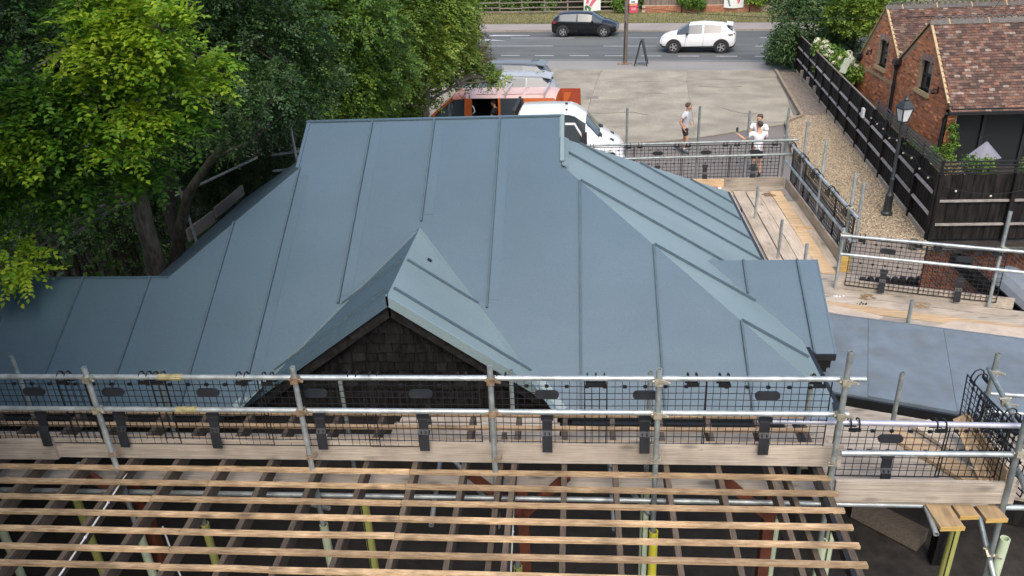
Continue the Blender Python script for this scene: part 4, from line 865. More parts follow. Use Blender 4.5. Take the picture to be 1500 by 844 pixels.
# ------------------------------------------------------------------ black boarded fences
fen = thing('board_fence', 'long black boarded fence with pale rails beside the gravel strip', 'fence', (9.7,30,G))
FA, FB = Vector((8.72,19.24,0)), Vector((10.62,40.6,0)); FD = (FB-FA).normalized(); FL = (FB-FA).length; FN = Vector((-FD.y,FD.x,0))   # FN points to the drive
bw = .128; nb = int(FL/bw)
for k in range(nb):
    a = FA+FD*(k*bw); b = FA+FD*((k+1)*bw-.006); o = -FN*(.02+.008*(k%2)); zt = G+1.72+rnd.uniform(-.012,.012)+(.03*math.sin(k*.15))
    MB().prism([(a+o)+Vector((0,0,G+.14)),(b+o)+Vector((0,0,G+.14)),(b+o)+Vector((0,0,zt)),(a+o)+Vector((0,0,zt))], -FN*.014).build('board', black_wood, fen, world=True)
nbay = 13; bl_ = FL/nbay
for k in range(nbay+1):
    p = FA+FD*(k*bl_); MB().bar(p+FN*.01+Vector((0,0,G)), p+FN*.01+Vector((0,0,G+1.74)), .09,.09,FN).build('post', black_wood, fen, world=True)
    if k < nbay:
        q = p+FD*bl_; e = FD*.055
        for z, nm, mt in ((G+1.22,'rail',rail_grey),(G+.66,'rail',rail_grey)):
            mb = MB(); A_, B_ = p+e, q-e
            mb.prism([A_+Vector((0,0,z-.03)), A_+FN*.055+Vector((0,0,z-.015)), A_+Vector((0,0,z+.04))], B_-A_); mb.build(nm, mt, fen, world=True)
        MB().prism([p+e+Vector((0,0,G)), p+e+FN*.03+Vector((0,0,G)), p+e+FN*.03+Vector((0,0,G+.14)), p+e+Vector((0,0,G+.145))], (q-e)-(p+e)).build('gravel_board', wood_board, fen, world=True)
mb = MB(); mb.bar(FA+FD*6.5+Vector((0,0,G+1.76))-FN*.03, FB+Vector((0,0,G+1.76))-FN*.03, .05,.03); mb.build('capping', fence_w, fen, world=True)
trl = thing('trellis', 'black slatted trellis on top of the near end of the long fence', 'trellis', (9,22,1.1))
for z in (1.16,1.24,1.32,1.42):
    a, b = FA-FN*.03, FA+FD*6.4-FN*.03; MB().bar(a+Vector((0,0,z)), b+Vector((0,0,z)), .03,.035).build('slat', iron, trl, world=True)
for k in range(5):
    p = FA+FD*(k*1.6+.02)-FN*.065; MB().bar(p+Vector((0,0,1.0)), p+Vector((0,0,1.45)), .045,.035,FN).build('upright', iron, trl, world=True)
fe2 = thing('board_fence', 'shorter black fence facing the viewer below the dark glazing, with two pale rails', 'fence', (11,19.2,G))
for k in range(42):
    x = 8.80+k*.128; MB().box(x,x+.123,19.25+.008*(k%2),19.27+.008*(k%2),G+.02,1.06+rnd.uniform(-.01,.01)).build('board', black_wood, fe2, world=True)
for z in (.40,-.22): 
    for x0, x1 in ((8.84,10.48),(10.56,12.6),(12.7,14.2)): MB().box(x0,x1,19.19,19.247,z-.025,z+.025).build('rail', rail_grey, fe2, world=True)
for x in (8.76,10.52,12.65): MB().box(x-.05,x+.05,19.15,19.24,G,1.10).build('post', black_wood, fe2, world=True)
tr2 = thing('trellis', 'black slatted trellis on top of the fence facing the viewer', 'trellis', (11,19.25,1.07))
for z in (1.10,1.19,1.28,1.38): MB().box(8.75,14.2,19.255,19.285,z-.018,z+.018).build('slat', iron, tr2, world=True)
for x in (8.78,10.5,12.6): MB().box(x-.025,x+.025,19.29,19.32,1.0,1.42).build('upright', iron, tr2, world=True)
sl = thing('string_lights', 'string of small bulbs looped along the black fence', 'string lights', (8.9,21,.8))
pts = [FA+FD*(7-k*.25)+FN*.07+Vector((0,0,1.0-.15*abs(math.sin(k*.45)))) for k in range(28)]+[Vector((8.85+.28*k,19.12,.82-.22*math.sin(k*.38))) for k in range(9)]
MB().path(pts, [.006]*len(pts), 4).build('cable', iron, sl, world=True)
bulb = mat('clear_bulb', (.62,.60,.52), .2, .05)
for k in range(2, len(pts), 3): MB().ball(pts[k]-Vector((0,0,.05)), .03, 4).build('bulb', bulb, sl, world=True)
for k, (x, y) in enumerate(((10.30,38.4),(10.22,37.0),(10.08,35.3))):
    MB().prism([(x-.06,y-.07,G),(x+.06,y-.07,G),(x+.06,y+.07,G),(x-.06,y+.07,G)], (0.03,0,.52-.03*k)).build('concrete_spur', kerb_m, label=['farthest','middle','nearest'][k]+' of three pale concrete spurs against the black fence', cat='post', group='concrete spurs along the fence')
MB().box(9.24,9.30,26.55,26.75,.62,.92).build('fence_box', white_p, label='small white box fixed on the black fence', cat='box')
mb = MB(); mb.bar((10.12,32.0,1.0),(10.32,32.1,1.5),.26,.04,(0,1,.3)); mb.build('leaning_panel', mat('pale_green_panel', (.36,.42,.34), .6, .1), label='pale greenish panel poking up behind the black fence', cat='panel')
st = MB(); st.lathe([(.10,0),(.09,.28),(.085,.30)], (8.15,18.6,G), 10); st.build('tree_stump', bark, label='small stump on the gravel near the fence corner', cat='stump')
# lamp post
lp = thing('lamp_post', 'black cast iron lamp post with a white lantern beside the fence', 'lamp post', (8.35,21.04,G))
MB().lathe([(.15,0),(.15,.08),(.11,.12),(.10,.55),(.115,.58),(.085,.63),(.055,.72),(.05,1.0),(.068,1.03),(.047,1.07),(.04,2.35),(.06,2.40),(.05,2.46),(.05,2.56)], (0,0,0), 16).build('column', iron2, lp, smooth=40)
mb = MB(); a, b = .08, .145
mb.hexa([(-a,-a,2.60),(a,-a,2.60),(a,a,2.60),(-a,a,2.60),(-b,-b,2.93),(b,-b,2.93),(b,b,2.93),(-b,b,2.93)]); lt = mb.build('lantern', lampglass, lp)
mb = MB()
for sx, sy in ((-1,-1),(1,-1),(1,1),(-1,1)): mb.bar((sx*a,sy*a,2.57),(sx*b,sy*b,2.95),.026,.026,(0,1,0)); 
for k in range(4):
    (x0,y0),(x1,y1) = [((-1,-1),(1,-1)),((1,-1),(1,1)),((1,1),(-1,1)),((-1,1),(-1,-1))][k]; mb.bar((x0*b,y0*b,2.94),(x1*b,y1*b,2.94),.03,.03); mb.bar((x0*a,y0*a,2.59),(x1*a,y1*a,2.59),.03,.03)
mb.build('lantern_frame', iron2, lt)
mb = MB(); c_ = .165; mb.hexa([(-c_,-c_,2.955),(c_,-c_,2.955),(c_,c_,2.955),(-c_,c_,2.955),(-.07,-.07,3.12),(.07,-.07,3.12),(.07,.07,3.12),(-.07,.07,3.12)]); mb.lathe([(.06,3.12),(.07,3.16),(.04,3.20),(.03,3.24),(.012,3.30)], (0,0,0), 8); mb.build('lantern_roof', iron2, lt)
lp.rotation_euler.z = .3
# ------------------------------------------------------------------ right hand outbuilding
ob = thing('brick_outbuilding', 'deep red brick gable wall with dark rail and rounded grey canopy at the right edge', 'outbuilding', (7.6,13.5,G))
WX = 7.32
def ot(y): return .48+(16.05-y)*.43
mb = MB(); mb.prism([(WX,16.05,G),(WX,9.5,G),(WX,9.5,ot(9.5)),(WX,16.05,ot(16.05))], (.25,0,0)); mb.build('wall', mortar, ob, world=True)
bk = []
for row in range(48):
    z = G+.02+row*.075; y = 9.6+(row%2)*.1125
    while y < 15.95:
        if z+.075 < ot(y+.11)-.02: bk.append(((WX+.007+rnd.uniform(-.003,.002),y+.1,z+.0375), cbox(.024,.200,.055)))
        y += .225
pieces('brick', bk, brick_dk, ob)
mb = MB(); mb.bar((WX+.08,16.15,ot(16.15)+.03),(WX+.08,9.5,ot(9.5)+.03),.36,.05); mb.build('coping_board', wood_board, ob, world=True)
mb = MB(); mb.box(WX-.20,WX-.02,9.5,14.6,.84,1.03); bm2 = mb.build('beam', black_wood, ob, world=True)
mb = MB(); mb.box(WX-.26,WX-.201,9.5,12.9,.62,.78); mb.build('beam', mat('brown_beam', (.09,.05,.03), .8, .3, 8), ob, world=True)
n = 12; k_ = 8; mb = MB(); cy, cz, R_ = 12.5, 1.02, .95
pt = lambda i, j: (WX+.62-math.cos(math.pi/2*j/k_)*0-.80*math.cos(math.pi/2*j/k_)*abs(math.sin(math.pi*i/n))**.3, cy-R_*math.cos(math.pi*i/n), cz+(.18+.68*math.sin(math.pi/2*j/k_))*math.sin(math.pi*i/n))
for i in range(n):
    for j in range(k_): mb.face([pt(i,j),pt(i,j+1),pt(i+1,j+1),pt(i+1,j)])
for i in range(n): mb.face([pt(i,k_),(WX+1.6,pt(i,k_)[1],pt(i,k_)[2]),(WX+1.6,pt(i+1,k_)[1],pt(i+1,k_)[2]),pt(i+1,k_)])
mb.build('canopy', mat('pale_grey_sheet', (.52,.56,.58), .4, .08, 6), ob, world=True, smooth=60)
poly_sheet('paving', [(5.8,14.6),(7.3,14.6),(7.9,16.2),(8.4,19.1),(6.4,19.1)], G+.035, mat('beige_paving', (.21,.175,.145), .9, .12, 16, .2, big=.12))
for k in range(9):
    x = 6.24+k*.172; MB().lathe([(.085,0),(.085,.22),(.06,.29),(.02,.31)], (x,16.38+.02*(k%2),G+.035), 10).build('black_pot', plastic, label='small black round-topped block in the row stored on the paving behind the mesh', cat='block', group='row of black blocks on the paving')
# ------------------------------------------------------------------ roadside
def ax(a, c, z): x, y = rd(a, c); return Vector((x, y, z))
pf = thing('rail_fence', 'weathered post and rail fence beyond the road', 'fence', ax(-16,63.6,G))
for k in range(12):
    a = -28+k*1.83; MB().bar(ax(a,63.6,G), ax(a,63.6,G+1.12+rnd.uniform(-.05,.05)), .13,.10,(1,0,0)).build('post', fence_w, pf, world=True)
    if k < 11:
        for z in (.30,.58,.98): MB().bar(ax(a,63.5,G+z+rnd.uniform(-.03,.03)), ax(a+1.83,63.5,G+z+rnd.uniform(-.03,.03)), .04,.085).build('rail', fence_w, pf, world=True)
rw = thing('low_brick_wall', 'low orange brick garden wall beyond the road under brown fence panels', 'wall', ax(-3,63.7,G))
MB().prism([ax(-7.6,63.62,G),ax(1.6,63.62,G),ax(1.6,63.85,G),ax(-7.6,63.85,G)], (0,0,.62)).build('wall', mortar, rw, world=True)
r3 = Matrix.Rotation(math.radians(-11.1), 3, 'Z'); bx = [tuple(r3 @ Vector(p)) for p in cbox(.44,.03,.13)]
bk = [(tuple(ax(-7.37+.45*k+.22*(row%2), 63.615, G+.08+.15*row)), bx) for row in range(4) for k in range(19)]
pieces('brick', bk, mat('orange_brick', (.36,.15,.085), .85, .2, 10, .2, tint=.2), rw)
for k in range(46):
    a = -7.5+k*.2; MB().prism([ax(a,63.7,G+.62),ax(a+.19,63.7,G+.62),ax(a+.19,63.74,G+.62),ax(a,63.74,G+.62)], (0,0,1.3+.03*(k%2))).build('board', brown_fence, rw, world=True)
ban_w = mat('banner_white', (.66,.68,.66), .6, .06); ban_r = mat('banner_pink', (.58,.13,.18), .6, .15); ban_g = mat('banner_green', (.06,.15,.06), .6, .3); ban_b = mat('banner_blue_grey', (.14,.18,.24), .6, .2)
def banner(a0, a1, c, z0, z1, label, shapes):
    t = thing('banner', label, 'banner', ax((a0+a1)/2,c,z0)); n = 8; mb = MB()
    def P(u, v, o=0): return ax(a0+(a1-a0)*u, c-.04*math.sin(u*5)-o, z0+(z1-z0)*v-.05*math.sin(u*3.14)*(1-v))
    for i in range(n):
        u0, u1 = i/n, (i+1)/n; mb.hexa([P(u0,0),P(u1,0),P(u1,0,-.02),P(u0,0,-.02),P(u0,1),P(u1,1),P(u1,1,-.02),P(u0,1,-.02)])
    mb.build('sheet', ban_w, t, world=True)
    for m_, nm, pl in shapes: MB().prism([P(u,v,.012) for u,v in pl], (0,.006,0)).build(nm, m_, t, world=True)
banner(-12.05,-10.75,63.38,-.30,.95,'white banner with pink and green pattern tied to the rail fence',[(ban_r,'pink_patch',[(.30,.28),(.47,.25),(.76,.62),(.60,.8)]),(ban_r,'pink_patch',[(.13,.42),(.28,.40),(.36,.74),(.2,.7)]),(ban_g,'green_patch',[(.05,.02),(.42,.0),(.45,.18),(.18,.34),(.06,.25)])])
banner(-1.60,-.20,63.50,-.22,.95,'white banner with grey stroke and pink drop on the brown fence panels',[(ban_b,'grey_stroke',[(.10,.68),(.22,.62),(.36,.12),(.28,.10)]),(ban_r,'pink_drop',[(.62,.62),(.84,.60),(.80,.30),(.70,.24)])])
tp = thing('telegraph_pole', 'wooden telegraph pole with a small red sign at the road edge', 'telegraph pole', (2.47,44.22,G))
MB().path([(0,0,0),(.05,0,4),(.09,0,8)], [.115,.105,.09], 12).build('pole', pole_m, tp, smooth=40)
MB().tube((-.06,-.13,.2),(-.02,-.125,2.2),.022,6).build('cable_guard', iron, tp)
sg_ = MB().box(.16,.60,-.16,-.13,2.62,3.30).build('sign_plate', mat('sign_red', (.55,.07,.10), .5, .12), tp)
MB().box(.17,.59,-.168,-.161,3.08,3.28).build('sign_panel', ban_w, sg_); MB().box(.20,.56,-.168,-.161,2.98,3.06).build('sign_panel', mat('sign_orange', (.6,.32,.12), .5, .1), sg_); MB().box(.26,.50,-.168,-.161,2.74,2.88).build('sign_panel', mat('sign_pink', (.62,.22,.28), .5, .1), sg_); MB().box(.26,.46,-.174,-.169,3.12,3.20).build('sign_panel', ban_b, sg_)
lump('rubble', (2.50,44.05,G+.0), 22, .26, mat('orange_debris', (.28,.15,.08), .9, .3, 9), 'rusty brown debris round the foot of the telegraph pole', 'debris', .18)
ab = thing('a_board', 'black folding A-board sign standing at the road edge', 'A-board', (3.3,43.65,G), None, -.15); ab.scale = (1.12,1.12,1.12)
for s in (-1,1): 
    fr2 = MB(); p0, p1 = Vector((s*.30,0,0)), Vector((s*.03,0,1.16)); 
    fr2.bar(p0+Vector((0,-.33,0)),p1+Vector((0,-.33,0)),.045,.045,(0,1,0)); fr2.bar(p0+Vector((0,.33,0)),p1+Vector((0,.33,0)),.045,.045,(0,1,0)); fr2.bar(p1+Vector((0,-.33,-.02)),p1+Vector((0,.33,-.02)),.045,.045); q_ = p0+(p1-p0)*.22; fr2.bar(q_+Vector((0,-.33,0)),q_+Vector((0,.33,0)),.045,.045)
    f3 = fr2.build('frame', iron, ab); mb = MB(); mb.bar(p0+(p1-p0)*.24, p0+(p1-p0)*.97, .02,.62,(0,1,0)); mb.build('board', mat('chalk_board', (.05,.05,.055), .6, .2) if 'chalk_board' not in MATS else MATS['chalk_board'], f3)
pts = [Vector((2.55,44.1,2.3)),Vector((5.4,40.6,2.28)),Vector((8.29,37,2.46)),Vector((11.3,31.5,3.03)),Vector((13.44,28.4,3.5)),Vector((15.7,31.55,4.4))]
MB().path(pts, [.012]*6, 5).build('overhead_cable', iron, label='thin dark overhead cable running to the brick house', cat='cable')
# ================================================================== vehicles
def paint(name, col, rough=.28, coat=.6):
    return mat(name, col, rough, .04, 3, coat=coat, spec=.5, big=.04)
car_glass = glass('car_glass', (.045,.058,.068), .04)
tyre_m = mat('tyre', (.018,.018,.019), .8, .2); alloy = mat('alloy', (.45,.46,.47), .35, .1, metal=.7); clad = mat('black_cladding', (.022,.022,.023), .6, .15)
lamp_red = mat('tail_lamp', (.32,.015,.02), .25, .1); lamp_w = mat('head_lamp', (.55,.58,.60), .15, .05); chrome = mat('bright_trim', (.6,.6,.6), .2, .05, metal=.9)
def section(s):
    x, zb_, zt, zr, yb, ys, yr = s
    return [(x,0,zb_),(x,yb*.9,zb_),(x,yb,zb_+.10),(x,ys,zb_+.42*(zt-zb_)),(x,ys*.985,zt-.09),(x,ys*.955,zt),(x,yr,zr-.07),(x,yr-.14,zr-.005),(x,0,zr+.02)]
def hull(t, st, bodym, glassd, skip=(), names=None):
    """loft of body sections; glassd: {(i, row, side or 0): part name}; skip: faces left open"""
    parts = {}; secs = [section(s) for s in st]
    for side in (1, -1):
        for i in range(len(secs)-1):
            for r_ in range(8):
                if (i, r_, side) in skip: continue
                nm = glassd.get((i, r_, side)) or glassd.get((i, r_, 0)) or ('body',)
                q = [secs[i][r_], secs[i+1][r_], secs[i+1][r_+1], secs[i][r_+1]]
                q = [(x, y*side, z) for x, y, z in q]
                if side > 0: q = q[::-1]
                parts.setdefault(nm if nm[0] in ('body','windscreen','rear_window','roof_panel','lower_cladding','lower_bumper') else nm+(0,)*(3-len(nm))+(side,) if len(nm) < 3 else nm, []).append(q)
    for sc, fl in ((secs[0], 0), (secs[-1], 1)):
        ring = [(x,y,z) for x,y,z in sc]+[(x,-y,z) for x,y,z in sc[::-1][1:-1]]
        parts[('body',)].append(ring if fl else ring[::-1])
    for nm, fs in parts.items():
        mb = MB(); key = {}
        for q in fs:
            idx = []
            for v in q:
                k = tuple(round(c, 4) for c in v)
                if k not in key: key[k] = len(mb.v); mb.v.append(k)
                if not idx or idx[-1] != key[k]: idx.append(key[k])
            idx = list(dict.fromkeys(idx))
            if len(idx) > 2: mb.f.append(tuple(idx)); mb.m.append(0); mb.t.append(0.)
        mm = bodym if nm[0] == 'body' else (nm[2] if len(nm) > 2 and nm[2] else car_glass)
        mb.build(nm[0], mm, t, smooth=32)
def wheel(t, x, y, r, arch=None, rim=alloy, spokes=5):
    s = 1 if y > 0 else -1; yo = y*1.0
    w_ = MB().lathe([(r*.62,-.10),(r*.95,-.10),(r,-.07),(r,.07),(r*.95,.10),(r*.64,.10),(r*.62,.02)], (0,0,0), 22, False).build('wheel', tyre_m, t, smooth=40)
    w_.rotation_euler.x = math.pi/2; w_.location = (x, yo, r)
    rm = MB(); rm.lathe([(r*.66,.02),(r*.66,.095),(r*.58,.097),(r*.56,.03)], (0,0,0), 22, False)
    for k in range(spokes):
        a = 2*math.pi*k/spokes; c_ = Vector((math.cos(a),math.sin(a),0)); rm.bar(c_*r*.08+Vector((0,0,.07)), c_*r*.60+Vector((0,0,.075)), r*.17, .03)
    rm.lathe([(r*.16,.05),(r*.16,.095),(r*.08,.1)], (0,0,0), 10)
    rr = rm.build('rim', rim, w_, smooth=30)
    if s > 0: rr.rotation_euler.x = math.pi
    dk = MB().lathe([(r*.60,-.02),(r*.60,.02)], (0,0,0), 18).build('brake_shadow', tyre_m, w_)
    if arch:
        mb = MB(); n = 12; yy = arch
        for i in range(n):
            a0, a1 = math.pi*i/n*1.08-.12, math.pi*(i+1)/n*1.08-.12
            o = r*1.30; q = r*1.02
            mb.hexa([(x+o*math.cos(a0),s*(yy-.05),r+o*math.sin(a0)),(x+q*math.cos(a0),s*(yy-.05),r+q*math.sin(a0)),(x+q*math.cos(a1),s*(yy-.05),r+q*math.sin(a1)),(x+o*math.cos(a1),s*(yy-.05),r+o*math.sin(a1)),(x+o*math.cos(a0),s*(yy+.014),r+o*math.sin(a0)),(x+q*math.cos(a0),s*(yy+.014),r+q*math.sin(a0)),(x+q*math.cos(a1),s*(yy+.014),r+q*math.sin(a1)),(x+o*math.cos(a1),s*(yy+.014),r+o*math.sin(a1))])
        mb.build('wheel_arch', clad, t)
        mb = MB(); mb.tube((x,s*(yy-.16),r*1.0),(x,s*(yy+.004),r*1.0),r*1.06,20); mb.build('wheel_well', tyre_m, t)
def mirror(t, x, y, z, m): 
    s = 1 if y > 0 else -1; mb = MB(); mb.ball((x, y+s*.10, z), .11, 5, (.7,1,.75)); mb.bar((x,y-s*.03,z-.05),(x,y+s*.06,z-.04),.05,.05); mb.build('door_mirror', m, t, smooth=50)
def seam_line(t, pts, y): 
    mb = MB(); 
    for a, b in zip(pts, pts[1:]): mb.bar((a[0],y(a[1]),a[1]),(b[0],y(b[1]),b[1]),.012,.012,(0,1,0))
    mb.build('door_gap', clad, t)
GZ = G-.018
# black hatchback on the far lane
pb = paint('black_paint', (.006,.007,.009), .25, .25)
car = thing('black_car', 'black hatchback driving right on the far side of the road', 'car', (.42,54.70,GZ), None, math.radians(-11.3))
st = [(-2.14,.42,.80,.86,.60,.66,.60),(-2.08,.30,.92,1.02,.76,.82,.68),(-1.95,.22,.98,1.22,.80,.87,.66),(-1.62,.20,1.0,1.43,.83,.90,.64),(-1.30,.20,1.0,1.47,.84,.905,.64),(-.45,.20,.98,1.50,.84,.91,.64),(-.35,.20,.98,1.50,.84,.91,.64),(.30,.20,.95,1.46,.84,.91,.62),(.55,.20,.94,1.40,.84,.91,.60),(1.22,.20,.90,1.02,.84,.90,.68),(1.60,.20,.84,.94,.82,.89,.66),(1.98,.24,.74,.82,.76,.83,.60),(2.14,.32,.62,.68,.62,.70,.50)]
gd = {}
for i in (3,4): gd[(i,5,0)] = ('rear_side_window',)
for i in (6,7): gd[(i,5,0)] = ('front_side_window',)
for r_ in (6,7): gd[(8,r_,0)] = ('windscreen',); gd[(2,r_,0)] = ('rear_window',); 
gd[(8,5,0)] = ('quarter_window',)
hull(car, st, pb, gd)
for x in (-1.33,1.36):
    for y in (-.835,.835): wheel(car, x, y, .335, .906)
mirror(car, .62, -.90, .98, pb); mirror(car, .62, .90, .98, pb)
for s in (-1,1):
    MB().hexa([(1.78,s*.60,.64),(2.08,s*.48,.60),(2.04,s*.70,.62),(1.72,s*.84,.66),(1.76,s*.60,.76),(2.03,s*.48,.70),(1.99,s*.72,.72),(1.68,s*.85,.78)]).build('head_light', lamp_w, car)
    MB().hexa([(-2.13,s*.40,.84),(-1.98,s*.86,.84),(-1.80,s*.905,.86),(-2.1,s*.4,.84),(-2.10,s*.42,.98),(-1.96,s*.85,1.0),(-1.78,s*.89,.98),(-2.05,s*.42,.98)]).build('tail_light', lamp_red, car)
mb = MB(); mb.bar((-1.6,-.878,1.005),(.5,-.886,.955),.014,.022,(0,1,0)); mb.build('window_trim', chrome, car)
seam_line(car, [(-.40,.30),(-.40,.97)], lambda z: -.912 if z < .9 else -.88); seam_line(car, [(.85,.32),(.72,.9)], lambda z: -.905); MB().bar((-.9,-.912,.56),(.55,-.914,.50),.02,.012,(0,1,0)).build('door_crease', pb, car)
# white crossover heading left on the near lane
pw = paint('white_paint', (.78,.79,.80))
car = thing('white_car', 'white compact crossover driving left on the near side of the road', 'car', (6.80,47.52,GZ), None, math.radians(180-11.1))
st = [(-2.05,.45,.86,.92,.55,.64,.55),(-1.99,.36,.98,1.06,.74,.82,.66),(-1.86,.28,1.06,1.22,.80,.88,.66),(-1.55,.25,1.10,1.44,.83,.90,.62),(-1.25,.24,1.10,1.53,.84,.90,.60),(-.72,.24,1.08,1.58,.84,.90,.61),(-.30,.24,1.06,1.60,.84,.90,.61),(-.22,.24,1.06,1.60,.84,.90,.61),(.35,.24,1.04,1.57,.84,.90,.60),(.52,.24,1.03,1.54,.84,.90,.58),(1.18,.25,1.0,1.12,.84,.90,.70),(1.62,.26,.95,1.04,.82,.89,.68),(1.95,.30,.84,.92,.76,.84,.60),(2.11,.40,.70,.76,.60,.70,.5)]
gd = {}
for i in (4,5): gd[(i,5,0)] = ('rear_side_window',)
for i in (7,8): gd[(i,5,0)] = ('front_side_window',)
for r_ in (6,7): gd[(9,r_,0)] = ('windscreen',); gd[(2,r_,0)] = ('rear_window',)
gd[(9,5,0)] = ('quarter_window',)
for i in range(13):
    gd[(i,0,0)] = ('lower_cladding', 0, clad); gd[(i,1,0)] = ('lower_cladding', 0, clad)
hull(car, st, pw, gd)
for x in (-1.30,1.32):
    for y in (-.835,.835): wheel(car, x, y, .345, .905)
mirror(car, .60, .90, 1.06, clad); mirror(car, .60, -.90, 1.06, clad)
mb = MB(); mb.hexa([(-1.86,-.58,1.46),(-1.5,-.58,1.50),(-1.5,.58,1.50),(-1.86,.58,1.46),(-1.86,-.58,1.50),(-1.5,-.58,1.56),(-1.5,.58,1.56),(-1.86,.58,1.50)]); mb.build('roof_spoiler', pw, car)
for s in (-1,1):
    MB().hexa([(-2.02,s*.60,.95),(-1.90,s*.86,.93),(-1.66,s*.905,.97),(-1.98,s*.58,.95),(-2.0,s*.60,1.04),(-1.86,s*.86,1.05),(-1.62,s*.89,1.04),(-1.96,s*.58,1.04)]).build('tail_light', mat('dark_tail_lamp', (.10,.012,.02), .25) if 'dark_tail_lamp' not in MATS else MATS['dark_tail_lamp'], car)
    MB().hexa([(1.75,s*.64,.80),(2.03,s*.48,.76),(2.0,s*.66,.76),(1.70,s*.85,.82),(1.75,s*.64,.90),(2.01,s*.48,.84),(1.97,s*.68,.85),(1.68,s*.86,.92)]).build('head_light', lamp_w, car)
for x0, x1 in ((-.30,-.30),(.72,.62)): seam_line(car, [(x0,.42),(x1,1.0)], lambda z: .907 if z < .95 else .88)
mb = MB(); mb.bar((-.9,.905,.40),(.9,.905,.36),.03,.10,(0,1,0)); mb.build('sill_trim', clad, car)
# two parked cars behind the orange van
def wagon(name, label, loc, rz, paint_m, h=1.60):
    car = thing(name, label, 'car', loc, 'cars parked behind the orange van', rz); k = h/1.6
    st = [(-2.20,.45,.92,.98,.6,.72,.62),(-2.14,.34,1.0,1.08,.78,.86,.68),(-2.02,.28,1.04,1.26,.83,.90,.68),(-1.70,.25,1.05,1.50*k,.85,.92,.66),(-1.05,.25,1.05,1.56*k,.86,.92,.66),(-.98,.25,1.05,1.56*k,.86,.92,.66),(-.20,.25,1.03,1.58*k,.86,.92,.66),(-.12,.25,1.03,1.58*k,.86,.92,.66),(.45,.25,1.0,1.55*k,.86,.92,.64),(1.20,.26,.98,1.10,.86,.91,.72),(1.75,.28,.90,.98,.82,.88,.68),(2.15,.36,.74,.80,.66,.76,.55)]
    gd = {}
    for i in (3,): gd[(i,5,0)] = ('quarter_window',)
    for i in (5,): gd[(i,5,0)] = ('rear_side_window',)
    for i in (7,): gd[(i,5,0)] = ('front_side_window',)
    for r_ in (6,7): gd[(8,r_,0)] = ('windscreen',); gd[(2,r_,0)] = ('rear_window',)
    gd[(2,5,0)] = ('rear_window',); gd[(8,5,0)] = ('windscreen',)
    hull(car, st, paint_m, gd)
    for x in (-1.38,1.36):
        for y in (-.845,.845): wheel(car, x, y, .34, .915)
    for s in (-1,1):
        MB().bar((-1.7,s*.62,1.545*k),(.2,s*.60,1.60*k),.025,.03).build('roof_rail', paint_m, car)
        MB().hexa([(-2.17,s*.5,.9),(-2.05,s*.86,.9),(-1.98,s*.9,.92),(-2.1,s*.5,.9),(-2.14,s*.52,1.05),(-2.03,s*.85,1.06),(-1.95,s*.885,1.05),(-2.1,s*.5,1.05)]).build('tail_light', lamp_red, car)
    mb = MB(); mb.hexa([(-2.02,-.6,1.44*k),(-1.65,-.6,1.50*k),(-1.65,.6,1.50*k),(-2.02,.6,1.44*k),(-2.02,-.6,1.47*k),(-1.65,-.6,1.545*k),(-1.65,.6,1.545*k),(-2.02,.6,1.47*k)]); mb.build('roof_spoiler', paint_m, car)
    MB().path([(-1.35,0,1.54*k),(-1.5,0,1.70*k)], [.014,.006], 6).build('aerial', iron, car)
    mirror(car, .62, .92, 1.08, paint_m)
wagon('silver_car', 'pale silver estate car parked next to the orange van, dark side windows', (-3.15,34.2,G+.004), math.radians(180-5), paint('silver_paint', (.36,.385,.395), .4, .2), 1.60)
wagon('grey_car', 'grey roofed car parked farthest back beside the bushes, aerial on the roof', (-3.5,36.9,G+.004), math.radians(180-6), paint('slate_paint', (.15,.165,.175), .4, .2), 1.62)
# orange van, side door open
po = paint('orange_paint', (.50,.125,.03), .35, .4); pink_m = paint('faded_pink_roof', (.62,.43,.385), .55, .05)
van = thing('orange_van', 'orange panel van with faded pink roof, roof bars and open side and rear doors', 'van', (-3.30,29.05,G+.004), None, math.radians(180-5))
zr = 1.93
st = [(-2.55,.34,1.12,zr-.06,.86,.92,.80),(-2.47,.30,1.12,zr,.88,.95,.80),(-1.40,.28,1.12,zr,.88,.95,.80),(-.56,.28,1.12,zr,.88,.95,.80),(-.48,.28,1.12,zr,.88,.95,.80),(.48,.28,1.12,zr,.88,.95,.80),(.62,.28,1.12,zr,.88,.95,.80),(.74,.28,1.10,zr-.01,.88,.95,.79),(1.22,.28,1.08,zr-.06,.88,.95,.78),(1.80,.28,1.05,1.42,.88,.95,.77),(2.10,.28,1.02,1.14,.87,.94,.78),(2.30,.28,.90,1.00,.83,.90,.72),(2.47,.32,.76,.84,.72,.80,.6),(2.55,.40,.66,.72,.6,.66,.5)]
gd = {(2,5,1):('rear_side_window',),(7,5,0):('cab_window',),(8,5,0):('cab_window',),(9,5,0):('cab_window',)}
for r_ in (6,7):
    gd[(8,r_,0)] = ('windscreen',); gd[(9,r_,0)] = ('windscreen',)
    for i in range(7): gd[(i,r_,0)] = ('roof_panel', 0, pink_m)
hull(van, st, po, gd, skip={(4,r_,1) for r_ in (2,3,4,5)})
intm = mat('dark_interior', (.018,.016,.015), .9, .3)
mb = MB(); mb.box(-2.4,.60,-.84,.80,.45,.49); mb.box(-2.4,.60,-.84,-.80,.5,1.82); mb.box(.60,.64,-.84,.80,.5,1.82); mb.box(-2.4,.6,-.76,.74,1.80,1.82); mb.build('interior', intm, van)
mb = MB(); mb.box(-.55,.0,-.7,-.1,.5,1.1); mb.box(-1.9,-.7,-.75,.2,.5,1.3); mb.build('tool_rack', clad, van)
for x in (-.50,.51): MB().bar((x,.958,.45),(x,.80,1.80),.05,.05,(0,1,0)).build('door_post', po, van)
